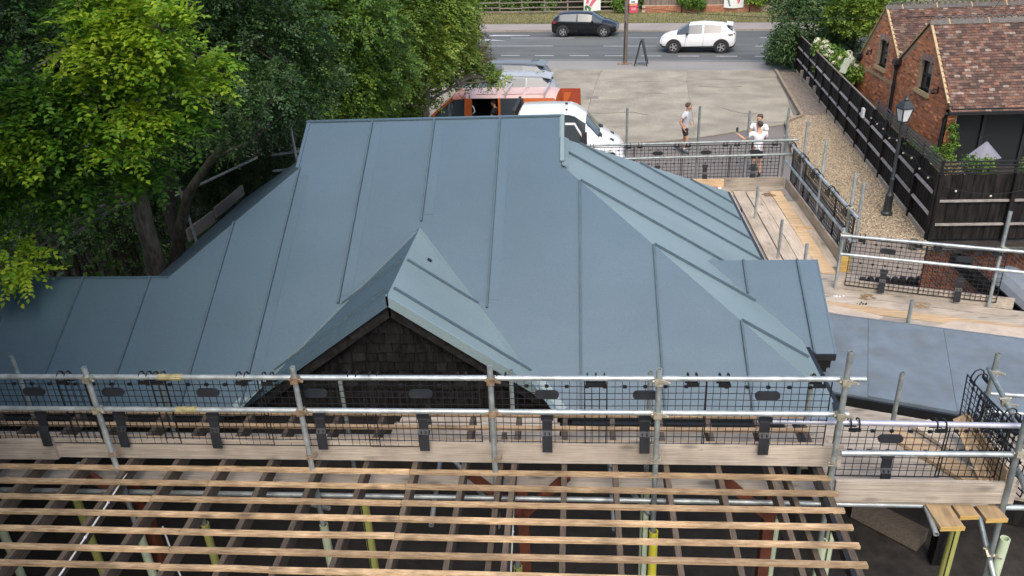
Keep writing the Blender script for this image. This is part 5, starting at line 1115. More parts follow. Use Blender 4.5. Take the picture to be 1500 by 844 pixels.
for s in (1,-1):
    mb = MB(); mb.bar((1.16,s*.79,zr-.07),(1.80,s*.80,1.40),.07,.09); mb.bar((1.80,s*.80,1.40),(2.12,s*.84,1.10),.07,.09); mb.bar((.70,s*.81,zr-.05),(.74,s*.93,1.10),.07,.07,(1,0,0)); mb.build('a_pillar', po, van)
sl_ = MB(); sl_.hexa([(-1.55,.965,.36),(-.58,.965,.36),(-.58,1.0,.36),(-1.55,1.0,.36),(-1.55,.93,1.10),(-.58,.93,1.10),(-.58,.965,1.10),(-1.55,.965,1.10)]); sl_.build('sliding_door', po, van)
mb = MB(); mb.path([(.44,.92,1.35),(.36,.95,1.42),(.40,.95,1.58),(.45,.92,1.62)], [.02]*4, 6); mb.build('grab_handle', white_p, van)
rd_ = MB(); a, b = Vector((-2.56,-.86,.40)), Vector((-3.30,-1.02,.40)); rd_.prism([a,b,b+Vector((.03,.06,1.42)),a+Vector((0,.06,1.46))], (.02,.06,0)); rdo = rd_.build('rear_door', paint('dark_orange_door', (.30,.05,.016), .5, .2), van)
rd2 = MB(); rd2.prism([a+Vector((-.10,.055,.75)),b+Vector((.10,.055,.75)),b+Vector((.12,.10,1.30)),a+Vector((-.1,.10,1.30))], (.004,.012,0)); rd2.build('door_panel', po, rdo)
for x in (-2.15,-.75,.55):
    mb = MB(); mb.bar((x,-.80,zr+.13),(x,.80,zr+.13),.05,.03)
    for s in (-1,1): mb.bar((x,s*.78,zr-.04),(x,s*.80,zr+.14),.07,.04,(1,0,0))
    mb.build('roof_bar', mat('pale_roof_bar', (.45,.42,.42), .4, .1) if 'pale_roof_bar' not in MATS else MATS['pale_roof_bar'], van)
for x in (-1.8,-.95,0): MB().bar((x-.36,0,zr+.024),(x+.36,0,zr+.024),1.1,.012).build('roof_rib', pink_m, van)
for x in (-1.65,1.72):
    for y in (-.885,.885): wheel(van, x, y, .33, .955)
mirror(van, 1.78, .94, 1.15, clad)
seam_line(van, [(.66,.4),(.66,1.05)], lambda z: .957); seam_line(van, [(1.62,.45),(1.58,1.0)], lambda z: .957)
for s in (-1,1): MB().hexa([(2.05,s*.70,.80),(2.42,s*.5,.72),(2.36,s*.74,.72),(2.0,s*.90,.82),(2.05,s*.70,.94),(2.38,s*.5,.82),(2.32,s*.76,.84),(1.98,s*.90,.97)]).build('head_light', lamp_w, van)
# white pick-up van with a black headboard
van = thing('white_van', 'white flatbed van facing right with open driver door and black headboard behind the cab', 'van', (-1.32,25.25,G+.004), None, math.radians(-3))
zr = 2.22
st = [(-.58,.42,1.28,zr-.10,.88,.96,.80),(-.50,.40,1.28,zr,.88,.98,.82),(.30,.40,1.28,zr+.02,.90,.99,.83),(.42,.40,1.28,zr+.02,.90,.99,.83),(1.02,.40,1.26,zr,.90,.99,.82),(1.22,.40,1.25,zr-.06,.90,.99,.80),(1.55,.40,1.22,1.93,.90,.99,.78),(1.98,.40,1.18,1.46,.90,.98,.78),(2.32,.40,1.10,1.27,.88,.96,.76),(2.60,.40,.98,1.10,.82,.91,.70),(2.74,.44,.82,.90,.70,.80,.58),(2.78,.5,.7,.76,.6,.68,.5)]
gd = {(3,5,0):('cab_window',),(4,5,0):('cab_window',),(5,5,0):('cab_window',)}
for r_ in (6,7): gd[(5,r_,0)] = ('windscreen',); gd[(6,r_,0)] = ('windscreen',)
for r_ in (6,7): gd[(5,r_,0)] = ('body',)
for i in (9,10): gd[(i,0,0)] = ('lower_bumper',0,clad); gd[(i,1,0)] = ('lower_bumper',0,clad); gd[(i,2,0)] = ('lower_bumper',0,clad)
hull(van, st, pw, gd)
MB().box(-2.9,-.72,-1.0,1.0,.78,.86).build('flatbed', galv_dull, van)
for y in (-1.0,.97): MB().box(-2.9,-.75,y,y+.03,.86,1.20).build('drop_side', pw, van)
mb = MB(); mb.box(-.72,-.64,-.98,-.90,.8,2.34); mb.box(-.72,-.64,.90,.98,.8,2.34); mb.box(-.72,-.64,-.9,.9,2.26,2.34); mb.box(-.70,-.66,-.9,.9,1.2,1.27); 
for k in range(9): mb.box(-.69,-.67,-.82+k*.2,-.79+k*.2,1.2,2.26)
mb.build('headboard', clad, van); MB().box(-.74,-.63,-.99,-.89,1.62,1.80).build('yellow_lamp', mat('amber', (.5,.35,.02), .4), van)
dh = Vector((1.62,-1.0,0)); ang = math.radians(24); dd = Vector((-math.cos(ang),-math.sin(ang),0))
def dp(u, z, o=0): return dh+dd*u+Vector((0,0,z))+Vector((0,.0,0))+Vector((-dd.y,dd.x,0))*-o
door = MB(); door.prism([dp(0,.5),dp(1.12,.5),dp(1.15,1.26),dp(0,1.24)], Vector((dd.y,-dd.x,0))*-.05)
for a, b in (((0,1.24),(.42,1.95)),((.42,1.95),(1.08,2.02)),((1.08,2.02),(1.15,1.26))): door.bar(dp(*a,.025), dp(*b,.025), .05, .06)
do_ = door.build('driver_door', pw, van); g2 = MB(); g2.prism([dp(.05,1.25,.02),dp(1.12,1.27,.02),dp(1.05,1.99,.02),dp(.43,1.92,.02)], Vector((dd.y,-dd.x,0))*-.008); g2.build('door_window', car_glass, do_)
mb = MB(); mb.bar(dp(.12,1.30,-.04),dp(.12,1.66,-.04),.16,.12,(0,1,0)); mb.bar(dp(.1,1.34,.0),dp(.1,1.34,-.1),.05,.05); mb.build('door_mirror', clad, do_)
mirror(van, 1.62, .98, 1.5, clad)
for y in (-.45,.1): MB().bar((1.62,y-.35,1.80),(1.98,y+.25,1.475),.025,.02).build('wiper', iron, van)
mb = MB(); mb.hexa([(1.95,-.70,1.465),(2.05,-.70,1.40),(2.05,.70,1.40),(1.95,.70,1.465),(1.95,-.70,1.49),(2.06,-.70,1.42),(2.06,.70,1.42),(1.95,.70,1.49)]); mb.build('scuttle', clad, van)
for y in (-.42,.42): MB().bar((2.26,y,1.285),(2.42,y,1.22),.22,.03,(0,0,1)).build('bonnet_vent', clad, van)
for s in (-1,1): MB().hexa([(2.40,s*.70,.86),(2.66,s*.55,.82),(2.62,s*.78,.82),(2.34,s*.94,.88),(2.38,s*.70,1.10),(2.62,s*.55,1.0),(2.58,s*.78,1.02),(2.30,s*.94,1.12)]).build('head_light', lamp_w, van)
MB().bar((2.765,-.5,.80),(2.765,.5,.80),.02,.14,(0,0,1)).build('grille', clad, van)
for x in (-1.9,1.85):
    for y in (-.92,.92): wheel(van, x, y, .34, .985, rim=galv_dull)
seam_line(van, [(1.62,.5),(1.6,1.15)], lambda z: .992)
MB().ball((.9,.2,zr+.04),.05,5).build('roof_beacon_mount', clad, van); MB().ball((.95,-.55,zr+.02),.04,5).build('roof_beacon_mount', clad, van)
# ================================================================== people
def skin_mesh(name, chains, m, parent, sub=2, root=0):
    """chains: lists of (x,y,z,radius); points given more than once join up. One continuous skinned surface."""
    bm = bmesh.new(); L_ = bm.verts.layers.skin.verify(); key = {}
    def gv(p):
        k = tuple(round(c, 4) for c in p[:3])
        if k not in key:
            v = bm.verts.new(p[:3]); r_ = p[3]; v[L_].radius = (r_, p[4] if len(p) > 4 else r_); key[k] = v
        return key[k]
    for ch in chains:
        vs = [gv(p) for p in ch]
        for a, b in zip(vs, vs[1:]):
            if not bm.edges.get((a, b)): bm.edges.new((a, b))
    bm.verts.ensure_lookup_table(); bm.verts[0][L_].use_root = True
    me = bpy.data.meshes.new(name); bm.to_mesh(me); bm.free()
    o = bpy.data.objects.new(name, me); C.objects.link(o)
    o.modifiers.new('skin', 'SKIN').use_smooth_shade = True
    if sub: s = o.modifiers.new('sub', 'SUBSURF'); s.levels = sub; s.render_levels = sub
    dg = bpy.context.evaluated_depsgraph_get(); me2 = bpy.data.meshes.new_from_object(o.evaluated_get(dg)); o.modifiers.clear(); o.data = me2; bpy.data.meshes.remove(me)
    me2.materials.clear(); me2.materials.append(m)
    me2.polygons.foreach_set('use_smooth', [True]*len(me2.polygons))
    o.parent = parent; return o
skin_m = mat('skin', (.46,.27,.18), .55, .06, 6); hair_m = mat('brown_hair', (.075,.045,.028), .7, .2, 30); hair_d = mat('dark_hair', (.03,.024,.02), .7, .2, 30)
def person(label, loc, rz, J, shirt, shorts, hair, beard=False, legs=True, seated=False):
    """J: joints in the person's frame, +y ahead, +x to the right hand"""
    t = thing('person', label, 'person', loc, None, rz); V_ = lambda k: Vector(J[k])
    pel, ch, nk, hd = V_('pelvis'), V_('chest'), V_('neck'), V_('head')
    p = lambda v, r_, r2=None: (v.x, v.y, v.z, r_) if r2 is None else (v.x, v.y, v.z, r_, r2)
    fw = (Matrix.Rotation(J.get('face',0.), 3, 'Z') @ Vector((0,1,0))); rt = fw.cross(Vector((0,0,1)))
    chains = [[p(pel,.135,.11), p((pel+ch)/2,.13,.10), p(ch,.155,.105), p(nk,.060), p(hd+Vector((0,0,-.07))+fw*.01,.068), p(hd,.088,.098), p(hd+Vector((0,0,.085)),.066,.075)]]
    c0 = chains[0][5]
    chains.append([c0, p(hd+fw*.095+Vector((0,0,-.012)),.017), ])
    for s in (1,-1): chains.append([c0, p(hd+rt*s*.092+Vector((0,0,-.005)),.018)])
    for S_, s in (('r',1),('l',-1)):
        sh, el_, wr = V_('sh_'+S_), V_('el_'+S_), V_('wr_'+S_)
        chains.append([chains[0][2], p(sh,.070), p((sh+el_)/2,.052), p(el_,.044), p((el_*.55+wr*.45),.043), p(wr,.029)])
        d = (wr-el_).normalized(); sd = d.cross(Vector((0,0,1))); sd = sd.normalized() if sd.length > .2 else rt.copy(); n_ = sd.cross(d)
        palm = wr+d*.055; chains.append([p(wr,.029), p(palm,.034,.020)])
        for k, (o, ln) in enumerate(((-.030,.062),(-.010,.072),(.010,.068),(.028,.052))):
            b = palm+d*.040+sd*o; mdl = b+d*ln*.5+n_*.006; chains.append([p(palm,.034,.020), p(b,.0095), p(mdl,.009), p(mdl+d*ln*.42+n_*.022,.008)])
        th = wr+d*.03-sd*.034*1; chains.append([p(palm,.034,.020), p(th+d*.012-sd*.012,.011), p(th+d*.05-sd*.022+n_*.012,.009)])
        if legs:
            hp, kn, an_, to = V_('hip_'+S_), V_('kn_'+S_), V_('an_'+S_), V_('toe_'+S_)
            chains.append([chains[0][0], p(hp,.092), p((hp+kn)/2,.078), p(kn,.056), p(kn*.62+an_*.38,.058), p(an_,.038), p(an_+(to-an_)*.3+Vector((0,0,-.03)),.036), p(to,.030)])
    skin_mesh('body', chains, skin_m, t)
    # clothes: shells over the same joints
    c2 = [[p(pel+Vector((0,0,-.13)),.165,.14), p(pel+Vector((0,0,.02)),.160,.136), p((pel+ch)/2,.158,.128), p(ch,.178,.128), p(ch*.35+nk*.65,.10,.09)]]
    for S_ in 'rl':
        sh, el_ = V_('sh_'+S_), V_('el_'+S_); c2.append([c2[0][3], p(sh,.088), p(sh*.62+el_*.38,.076), p(sh*.40+el_*.60,.078)])
    skin_mesh('t_shirt', c2, shirt, t)
    if legs:
        c3 = [[p(pel+Vector((0,0,.09)),.148,.126), p(pel,.152,.13)]]
        for S_ in 'rl':
            hp, kn = V_('hip_'+S_), V_('kn_'+S_); c3.append([c3[0][1], p(hp,.108), p(hp*.55+kn*.45,.102), p(hp*.34+kn*.66,.100)])
        skin_mesh('shorts', c3, shorts, t)
        for S_ in 'rl':
            an_, to = V_('an_'+S_), V_('toe_'+S_); kn = V_('kn_'+S_)
            u = (to-an_); u.z = 0; u.normalize(); skin_mesh('shoe', [[p(an_-u*.05+Vector((0,0,-.03)),.046,.05), p(an_+u*.05+Vector((0,0,-.035)),.046,.045), p(to-u*.01,.042,.036), p(to+u*.03,.034,.03)]], mat('grey_shoe_%d' % len(MATS), (.05,.07,.08), .7), t)
            skin_mesh('sock', [[p(an_+Vector((0,0,-.01)),.046), p(an_*.7+kn*.3,.052)]], plastic if J.get('socks') else white_p, t)
    hb = hd-fw*.018+Vector((0,0,.045)); mb = MB(); mb.ball((hb.x,hb.y,hb.z), .108, 8, (.93,1.02,.86)); h_ = mb.build('hair', hair, t, smooth=80)
    me = h_.data   # keep the cap off the face
    for v in me.vertices:
        q = v.co-hd
        if q.dot(fw) > .045 and q.z < .075: v.co = hd+(v.co-hd)*.62
        if q.z < -.03: v.co.z = hd.z-.03+.3*(q.z+.03)
    if beard: skin_mesh('beard', [[p(hd+fw*.052+rt*.05+Vector((0,0,-.055)),.024), p(hd+fw*.075+Vector((0,0,-.085)),.030), p(hd+fw*.052-rt*.05+Vector((0,0,-.055)),.024)]], hair, t)
    f_ = MB()
    for s in (1,-1): e_ = hd+fw*.088+rt*s*.034+Vector((0,0,.018)); f_.ball((e_.x,e_.y,e_.z), .011, 4)
    f_.build('eyes', plastic, t)
    mth = MB(); e_ = hd+fw*.090+Vector((0,0,-.052)); mth.bar(e_-rt*.022, e_+rt*.022, .010,.008); mth.build('mouth', mat('lips_%d' % len(MATS), (.30,.12,.10), .6), t)
    return t
sh_grey = mat('light_grey_cloth', (.50,.51,.54), .9, .08, 9, .2, big=.05, bigs=6); sh_white = mat('white_cloth', (.72,.73,.76), .9, .05, 9, .2, big=.05, bigs=6); sh_blk = mat('black_cloth', (.016,.015,.016), .9, .2, 9)
sho_b = mat('black_shorts', (.022,.018,.022), .9, .2, 9); sho_n = mat('dark_grey_shorts', (.022,.024,.028), .9, .2, 9)
# walking man in a grey T-shirt, seen from his right front, facing right and a little towards the viewer
J1 = dict(pelvis=(0,0,.95), chest=(0,.03,1.30), neck=(0,.05,1.50), head=(0,.09,1.645), face=0.25,
  sh_r=(.20,.03,1.42), el_r=(.27,-.10,1.16), wr_r=(.22,.02,.93), sh_l=(-.20,.03,1.42), el_l=(-.28,-.06,1.17), wr_l=(-.28,.12,.98),
  hip_r=(.10,0,.90), kn_r=(.10,.14,.50), an_r=(.09,.02,.13), toe_r=(.10,.20,.045), hip_l=(-.10,0,.90), kn_l=(-.09,-.02,.49), an_l=(-.09,-.26,.15), toe_l=(-.10,-.08,.04))
person('bearded man in light grey T-shirt and black shorts walking across the drive', (3.63,27.35,G-.025), math.radians(-115), J1, sh_grey, sho_b, hair_m, True)
# man with his back to the viewer, holding a phone out to his left
J2 = dict(pelvis=(0,0,.97), chest=(0,-.01,1.34), neck=(0,.01,1.54), head=(0,.04,1.68), face=0.9, socks=1,
  sh_r=(.21,0,1.46), el_r=(.26,.10,1.20), wr_r=(.12,.28,1.18), sh_l=(-.21,0,1.46), el_l=(-.40,.08,1.24), wr_l=(-.58,.16,1.38),
  hip_r=(.10,0,.92), kn_r=(.11,.02,.50), an_r=(.12,-.02,.09), toe_r=(.14,.15,.035), hip_l=(-.10,0,.92), kn_l=(-.10,.02,.50), an_l=(-.08,-.03,.09), toe_l=(-.10,.14,.035))
person('man in white T-shirt seen from behind, left arm held out', (5.50,24.45,G-.028), math.radians(4), J2, sh_white, sho_n, hair_d)
J3 = dict(J2); J3.update(face=-.4, el_l=(-.30,.10,1.2), wr_l=(-.2,.30,1.15), socks=0)
person('man in white T-shirt half hidden behind the one with his arm out', (5.70,25.4,G-.028), math.radians(150), J3, sh_white, sho_n, hair_m)
ph = MB(); ph.bar((4.86,24.58,.80),(4.86,24.60,.93),.07,.01,(0,1,0)); ph.build('phone', iron, label='dark phone in the raised hand of the man seen from behind', cat='phone')
# man in black sitting inside the orange van
J4 = dict(pelvis=(0,0,.55), chest=(0,.06,.90), neck=(0,.10,1.09), head=(0,.15,1.23), face=.2,
  sh_r=(.20,.07,1.0), el_r=(.25,.14,.74), wr_r=(.14,.34,.66), sh_l=(-.20,.07,1.0), el_l=(-.26,.16,.76), wr_l=(-.14,.36,.68),
  hip_r=(.1,.02,.52), kn_r=(.13,.42,.56), an_r=(.13,.46,.15), toe_r=(.14,.62,.08), hip_l=(-.1,.02,.52), kn_l=(-.13,.42,.56), an_l=(-.13,.46,.15), toe_l=(-.14,.62,.08))
person('man in black T-shirt sitting in the open side door of the orange van', (-2.95,28.42,G+.42), math.radians(70), J4, sh_blk, sho_b, hair_m)
# ================================================================== trees, hedges, flowers
def sprays(name, cl, n, L, m, parent, per=11, up=.75, tintf=None, spray=.26, W=.58, shell=.6, out=1., flat=1.):
    """flat sprays of alternate leaves along short twigs, set on the clumps of a crown"""
    cen = np.array([q[:3] for q in cl]); rad = np.array([q[3] for q in cl]); k = nr.choice(len(cl), n, p=rad**2/np.sum(rad**2))
    d = unit(nr.normal(size=(n,3))+np.array([0,-.15,.25])); O = cen[k]+d*np.array([1,1,flat])*(rad[k]*(1-shell*nr.random(n)**1.6))[:,None]
    hd = d*np.array([1,1,.35]); D = unit(hd*out+nr.normal(size=(n,3))*.45+np.array([0,0,-.12])); N = unit(np.array([0,0,up])+d*.35+nr.normal(size=(n,3))*.28); S_ = unit(np.cross(D,N)); N = unit(np.cross(S_,D))
    ct = nr.random(len(cl)); tp = np.clip(.55*ct[k]+.45*nr.random(n),0,1)
    if tintf is not None: tp = tintf(O, tp)
    Ps, Ds, Ns, Ls, ts = [], [], [], [], []
    sz = spray*(.7+.6*nr.random(n))
    for j in range(per):
        s = (j+.6)/per; sg = 1 if j % 2 else -1
        if j == per-1: dj = D
        else: dj = unit(D*.55+S_*sg*.85+nr.normal(size=(n,3))*.14)
        Ps.append(O+D*(sz*s)[:,None]-N*0+nr.normal(size=(n,3))*.008-np.array([0,0,1])*(sz*s*s*.25)[:,None]); Ds.append(dj); Ns.append(unit(N+nr.normal(size=(n,3))*.22)); Ls.append(L*(.65+.5*nr.random(n))*(1-.25*abs(s-.5))); ts.append(np.clip(tp+.16*nr.normal(size=n),0,1))
    P, D2, N2, L2, t2 = map(np.concatenate, (Ps, Ds, Ns, Ls, ts))
    V, T = leafquads(P, D2, N2, L2, L2*W, .12)
    return np_mesh(name, V, T, np.repeat(t2,2), m, parent, 'stuff')
def tree(label, base, trunks, m=bark, name='tree'):
    t = thing(name, label, 'tree', base)
    mb = MB()
    for pts, rs in trunks: 
        P_ = [Vector(p) for p in pts]; Q = []; R_ = []
        for i in range(len(P_)-1):
            for s in range(3): u = s/3; Q.append(P_[i].lerp(P_[i+1],u)+Vector((rnd.uniform(-1,1),rnd.uniform(-1,1),0))*.02); R_.append(rs[i]+(rs[i+1]-rs[i])*u)
        Q.append(P_[-1]); R_.append(rs[-1]); mb.path(Q, R_, 10)
    mb.build('trunk', m, t, world=True, smooth=60); return t
def branches(t, root, cl, r, m, every=1, sub=0):
    mb = MB(); root = [Vector(q) for q in root]
    for i, q in enumerate(cl[::every]):
        e = Vector(q[:3]); s = min(root, key=lambda v: (v-e).length+max(0,v.z-e.z)*1.5); md = s.lerp(e,.5)+Vector((rnd.uniform(-.15,.15),rnd.uniform(-.15,.15),.12)); mb.path([s, s.lerp(md,.5)+Vector((0,0,.05)), md, md.lerp(e,.6), e], [r,r*.8,r*.6,r*.4,r*.15], 6)
        for _ in range(sub):
            a = md.lerp(e, rnd.random()); v = Vector((rnd.gauss(0,1),rnd.gauss(0,1),rnd.gauss(0,.6)))*q[3]*.8; mb.path([a, a+v*.5+Vector((0,0,.03)), a+v], [r*.3,r*.2,r*.08], 5)
    mb.build('limbs', m, t, world=True)
BA = [(-5.19,8.9,6.5,0.34),(-4.76,9.0,6.65,0.34),(-4.63,8.9,6.37,0.29),(-5.52,8.7,6.21,0.24),(-5.06,9.0,6.14,0.39),(-5.4,8.9,5.9,0.35),(-4.95,9.2,5.83,0.32),(-4.74,9.6,5.66,0.35),(-4.65,9.8,5.91,0.32),(-5.75,8.8,5.62,0.38),(-6.16,8.7,5.73,0.35),(-6.51,8.8,5.88,0.32),(-5.43,8.9,5.47,0.36),(-5.04,9.1,5.41,0.33),(-4.87,9.3,5.27,0.25),(-5.8,8.8,5.18,0.31),(-5.41,8.9,5.1,0.37),(-6.2,8.7,5.34,0.36),(-6.46,8.6,5.49,0.3),(-6.56,8.5,5.12,0.32),(-6.48,8.8,4.94,0.33),(-6.12,9.0,4.78,0.34),(-5.95,9.2,4.54,0.33),(-5.52,9.3,4.63,0.28),(-6.77,8.7,4.63,0.3),(-6.65,9.2,4.32,0.32),(-6.97,8.45,3.93,0.23),(-6.85,8.4,3.68,0.19),(-7.07,8.4,3.68,0.19),(-5.49,9.3,6.68,0.39),(-6.5,10.0,6.4,0.26)]
BAx = BA+[(-7.3,8.6,5.2,.5),(-7.6,8.8,4.4,.5),(-8.0,9.2,4.9,.6)]
BAx = [(x,y,z,r*.70) for x,y,z,r in BAx]
beech = leafmat('young_beech_leaf', [(.030,.080,.016),(.065,.17,.022),(.15,.31,.025),(.30,.46,.035),(.48,.60,.05)], .45, .42, .35)
tA = tree('tree with bright yellow-green new leaves in the left foreground', (-7.05,11.5,G), [([(-7.05,11.5,G),(-7.03,11.5,2.3),(-6.95,11.4,3.5),(-6.7,11.0,4.8),(-6.3,10.2,6.0),(-5.6,9.4,7.0)],[.21,.155,.13,.10,.07,.05])])
branches(tA, [(-6.95,11.4,3.5),(-6.7,11.0,4.8),(-6.5,10.6,5.4),(-6.3,10.2,6.0),(-5.6,9.4,7.0)], BAx, .035, bark, 1, 2)
def tA_tint(O, t):     # sunlit new growth put into colour: some boughs yellower, the others darker
    hot = np.zeros(len(O))
    for c_, s in (((-4.9,8.95,6.5),.55),((-5.5,8.75,6.2),.3),((-4.75,9.5,5.9),.35),((-5.1,8.9,5.6),.30),((-6.5,8.55,5.2),.25),((-5.5,8.85,5.1),.22),((-6.9,8.4,3.8),.3)): hot = np.maximum(hot, np.exp(-((O-np.array(c_))**2).sum(1)/(2*s*s)))
    return np.clip(t*.36+hot*.66+.02, 0, 1)
sprays('crown', BAx, 1900, .098, beech, tA, 15, .95, tA_tint, .36, .60, .6, 1.5, .55)
BB = [(-5.71,13.0,5.87,0.66),(-5.38,13.5,5.57,0.69),(-6.08,12.5,4.78,0.56),(-5.46,12.5,4.98,0.6),(-5.31,13.5,4.64,0.65),(-5.81,12.4,4.23,0.4),(-5.05,14.0,5.71,0.71),(-4.85,14.5,4.91,0.63),(-6.66,12.2,4.19,0.38),(-5.17,14.0,4.28,0.37),(-6.1,13.0,6.2,0.55),(-5.52,13.5,4.17,0.27),(-6.25,12.6,5.73,0.49),(-5.0,11.6,4.95,.25),(-5.25,11.2,4.62,.24),(-4.95,11.4,4.85,.28),(-4.75,12.2,5.1,.35),(-5.6,13.4,7,.8),(-6.8,13,7,.8)]
dkl = leafmat('dark_glossy_leaf', [(.018,.042,.015),(.038,.082,.024),(.062,.13,.034),(.10,.19,.045)], .26, .40, .4)
tB = tree('dark leaved tree with a leaning forked trunk beside the roof', (-6.9,11.7,G), [([(-7.1,11.8,G),(-6.85,11.7,2.1),(-6.55,11.6,2.9),(-6.2,11.55,3.55),(-5.70,11.55,4.10),(-5.0,11.7,4.66),(-4.75,13,5.0)],[.14,.105,.09,.075,.06,.045,.03]),([(-5.70,11.55,4.10),(-5.3,12.2,4.2),(-4.9,12.9,4.5)],[.04,.03,.015])], mat('mossy_bark', (.035,.032,.022), .95, .4, 7, .7, stretch=(3,3,.7), col2=(.075,.07,.045), big=.3, bigs=2))
branches(tB, [(-6.2,11.55,3.55),(-5.95,11.55,3.82),(-5.70,11.55,4.10),(-5.35,11.6,4.4),(-5.2,12.3,4.3),(-4.9,12.9,4.5),(-4.75,13,5.0)], BB, .014, bark2, 3, 2)
sprays('crown', BB, 5200, .075, dkl, tB, 11, .6, None, .24, .6, .7)
BK = [(-9.2,13.0,5.98,0.79),(-9.21,14.0,5.61,0.73),(-9.83,14.0,4.9,0.75),(-9.66,13.0,5.33,0.58),(-8.95,14.0,4.75,0.75),(-7.75,13.5,4.83,0.6),(-8.2,14.2,6.4,.8),(-10.8,13.5,6.2,.9),(-10.6,14,4.2,.8),(-9.9,14,7,1)]
tC = tree('very dark tree filling the upper left corner behind the bright one', (-8.6,14.5,G), [([(-7.18,12.6,G),(-7.18,12.6,2.9),(-6.92,12.6,3.95),(-7.2,13,5.2)],[.11,.10,.085,.05]),([(-9.2,14.2,G),(-9.1,14.1,3),(-9,14,5)],[.2,.16,.1])], bark2)
branches(tC, [(-6.92,12.6,3.95),(-7.2,13,5.2),(-9.1,14.1,3),(-9,14,5)], BK, .05, bark2, 1, 2)
sprays('crown', BK, 3600, .08, dkl, tC, 11, .6, None, .26, .6, .8)
UN = [(-10.27,13.0,2.76,0.75),(-9.89,13.5,2.42,0.78),(-9.24,13.5,2.28,0.65),(-9.0,14.0,2.65,0.67),(-10.37,14.0,3.22,0.79),(-8.4,14,1.5,.7),(-11,13.5,1.8,.8),(-7.6,13.6,1.3,.6)]
t = thing('shrub', 'dark tangled undergrowth below the bright tree at the left', 'shrub', (-9.5,13.6,G)); branches(t, [(-9.6,13.8,G),(-8.6,13.8,G)], UN, .03, bark2, 1, 3)
sprays('foliage', UN, 1700, .07, dkl, t, 9, .5, None, .26, .6, .9)
UN2 = [(-7.84,15.0,2.42,0.84),(-7.29,15.5,2.54,0.72),(-6.5,15.5,2.82,0.71),(-5.99,15.5,3.24,0.7),(-7.82,15.0,3.14,0.69),(-6.4,15.8,1.8,.7),(-5.4,16,2.4,.6)]
conif = leafmat('conifer_frond', [(.007,.018,.008),(.014,.034,.010),(.026,.058,.014),(.045,.08,.018)], .12, .6, .3)
t = thing('shrub', 'dark evergreen with drooping fronds behind the forked trunk', 'shrub', (-6.8,15.6,G)); branches(t, [(-6.8,15.6,G),(-6.8,15.6,1.5)], UN2, .03, bark2, 1, 3)
sprays('foliage', UN2, 3800, .075, conif, t, 13, .5, None, .34, .28, .8)
BC = [(-6.11,17.5,5.6,0.88),(-5.59,18.0,5.02,0.91),(-6.31,18.0,4.44,0.85),(-5.55,18.5,4.02,0.88),(-5.98,18.0,3.51,0.55),(-5.1,19.0,4.7,0.97),(-5.21,19.5,3.48,0.76),(-4.89,18.0,5.57,0.9),(-4.93,20.0,3.87,0.86),(-6.43,17.0,4.05,0.67),(-5.3,19.0,3.17,0.42),(-5.85,17.0,3.36,0.21),(-5.4,18.6,6.6,1),(-6.8,18.5,6.4,1)]
midl = leafmat('mid_green_leaf', [(.028,.062,.016),(.068,.145,.024),(.14,.25,.034),(.23,.34,.05)], .28, .4, .4)
tD = tree('mid green leafy tree behind the top edge of the grey roof', (-5.9,19,G), [([(-5.9,19,G),(-5.8,19,2),(-5.6,18.8,4),(-5.5,18.6,6)],[.2,.16,.12,.06]),([(-5.8,18.6,3.4),(-5.2,18.0,4.6),(-4.9,17.6,5.2)],[.07,.05,.03])], bark)
branches(tD, [(-5.8,19,2.6),(-5.6,18.8,4),(-5.5,18.6,6)], BC, .05, bark, 1, 2)
sprays('crown', BC, 6200, .10, midl, tD, 11, .6, None, .30, .6, .7)
BD = [(-5.11,23.0,4.82,1.05),(-4.28,25.0,4.74,1.03),(-4.82,24.0,3.72,1.12),(-4.2,26.0,3.58,.9),(-5.4,23.5,2.9,0.55),(-4.65,25.0,2.95,0.5),(-5.0,25.0,2.1,.42),(-4.45,25.6,2.35,.3),(-5.5,24.6,1.3,.5),(-5.9,25.2,.6,.6),(-3.85,26.5,2.75,0.5),(-5.34,22.0,4.24,0.93),(-4.07,27.0,4.28,0.78),(-3.3,26.4,2.48,0.3),(-2.9,26.2,2.40,0.2),(-2.55,26.1,2.30,0.12),(-3.6,26.3,2.15,0.14),(-5.8,22.5,2.45,0.4),(-4.8,24.2,5.9,1),(-5.6,24.5,2,.8)]
oakl = leafmat('light_green_leaf', [(.042,.086,.016),(.105,.18,.028),(.19,.285,.04),(.30,.38,.06)], .3, .45, .35)
tE = tree('light olive green tree reaching over the orange van', (-4.9,24.3,G), [([(-4.9,24.3,G),(-4.8,24.3,1.8),(-4.6,24.6,3.4),(-4.6,24.6,5)],[.18,.14,.1,.05]),([(-4.7,24.5,2.0),(-3.9,25.6,2.3),(-2.5,26.1,2.25)],[.05,.035,.01])], bark)
branches(tE, [(-4.8,24.3,1.8),(-4.6,24.6,3.4),(-3.9,25.6,2.3)], BD, .05, bark, 1, 2)
sprays('crown', BD, 6400, .125, oakl, tE, 11, .6, None, .34, .55, .7)
SH = [(-5.79,45.0,0.12,0.76),(-5.33,44.0,-0.34,0.52),(-6.2,47.0,0.56,0.87),(-6.6,44,.6,1),(-7.2,48,1,1.2)]
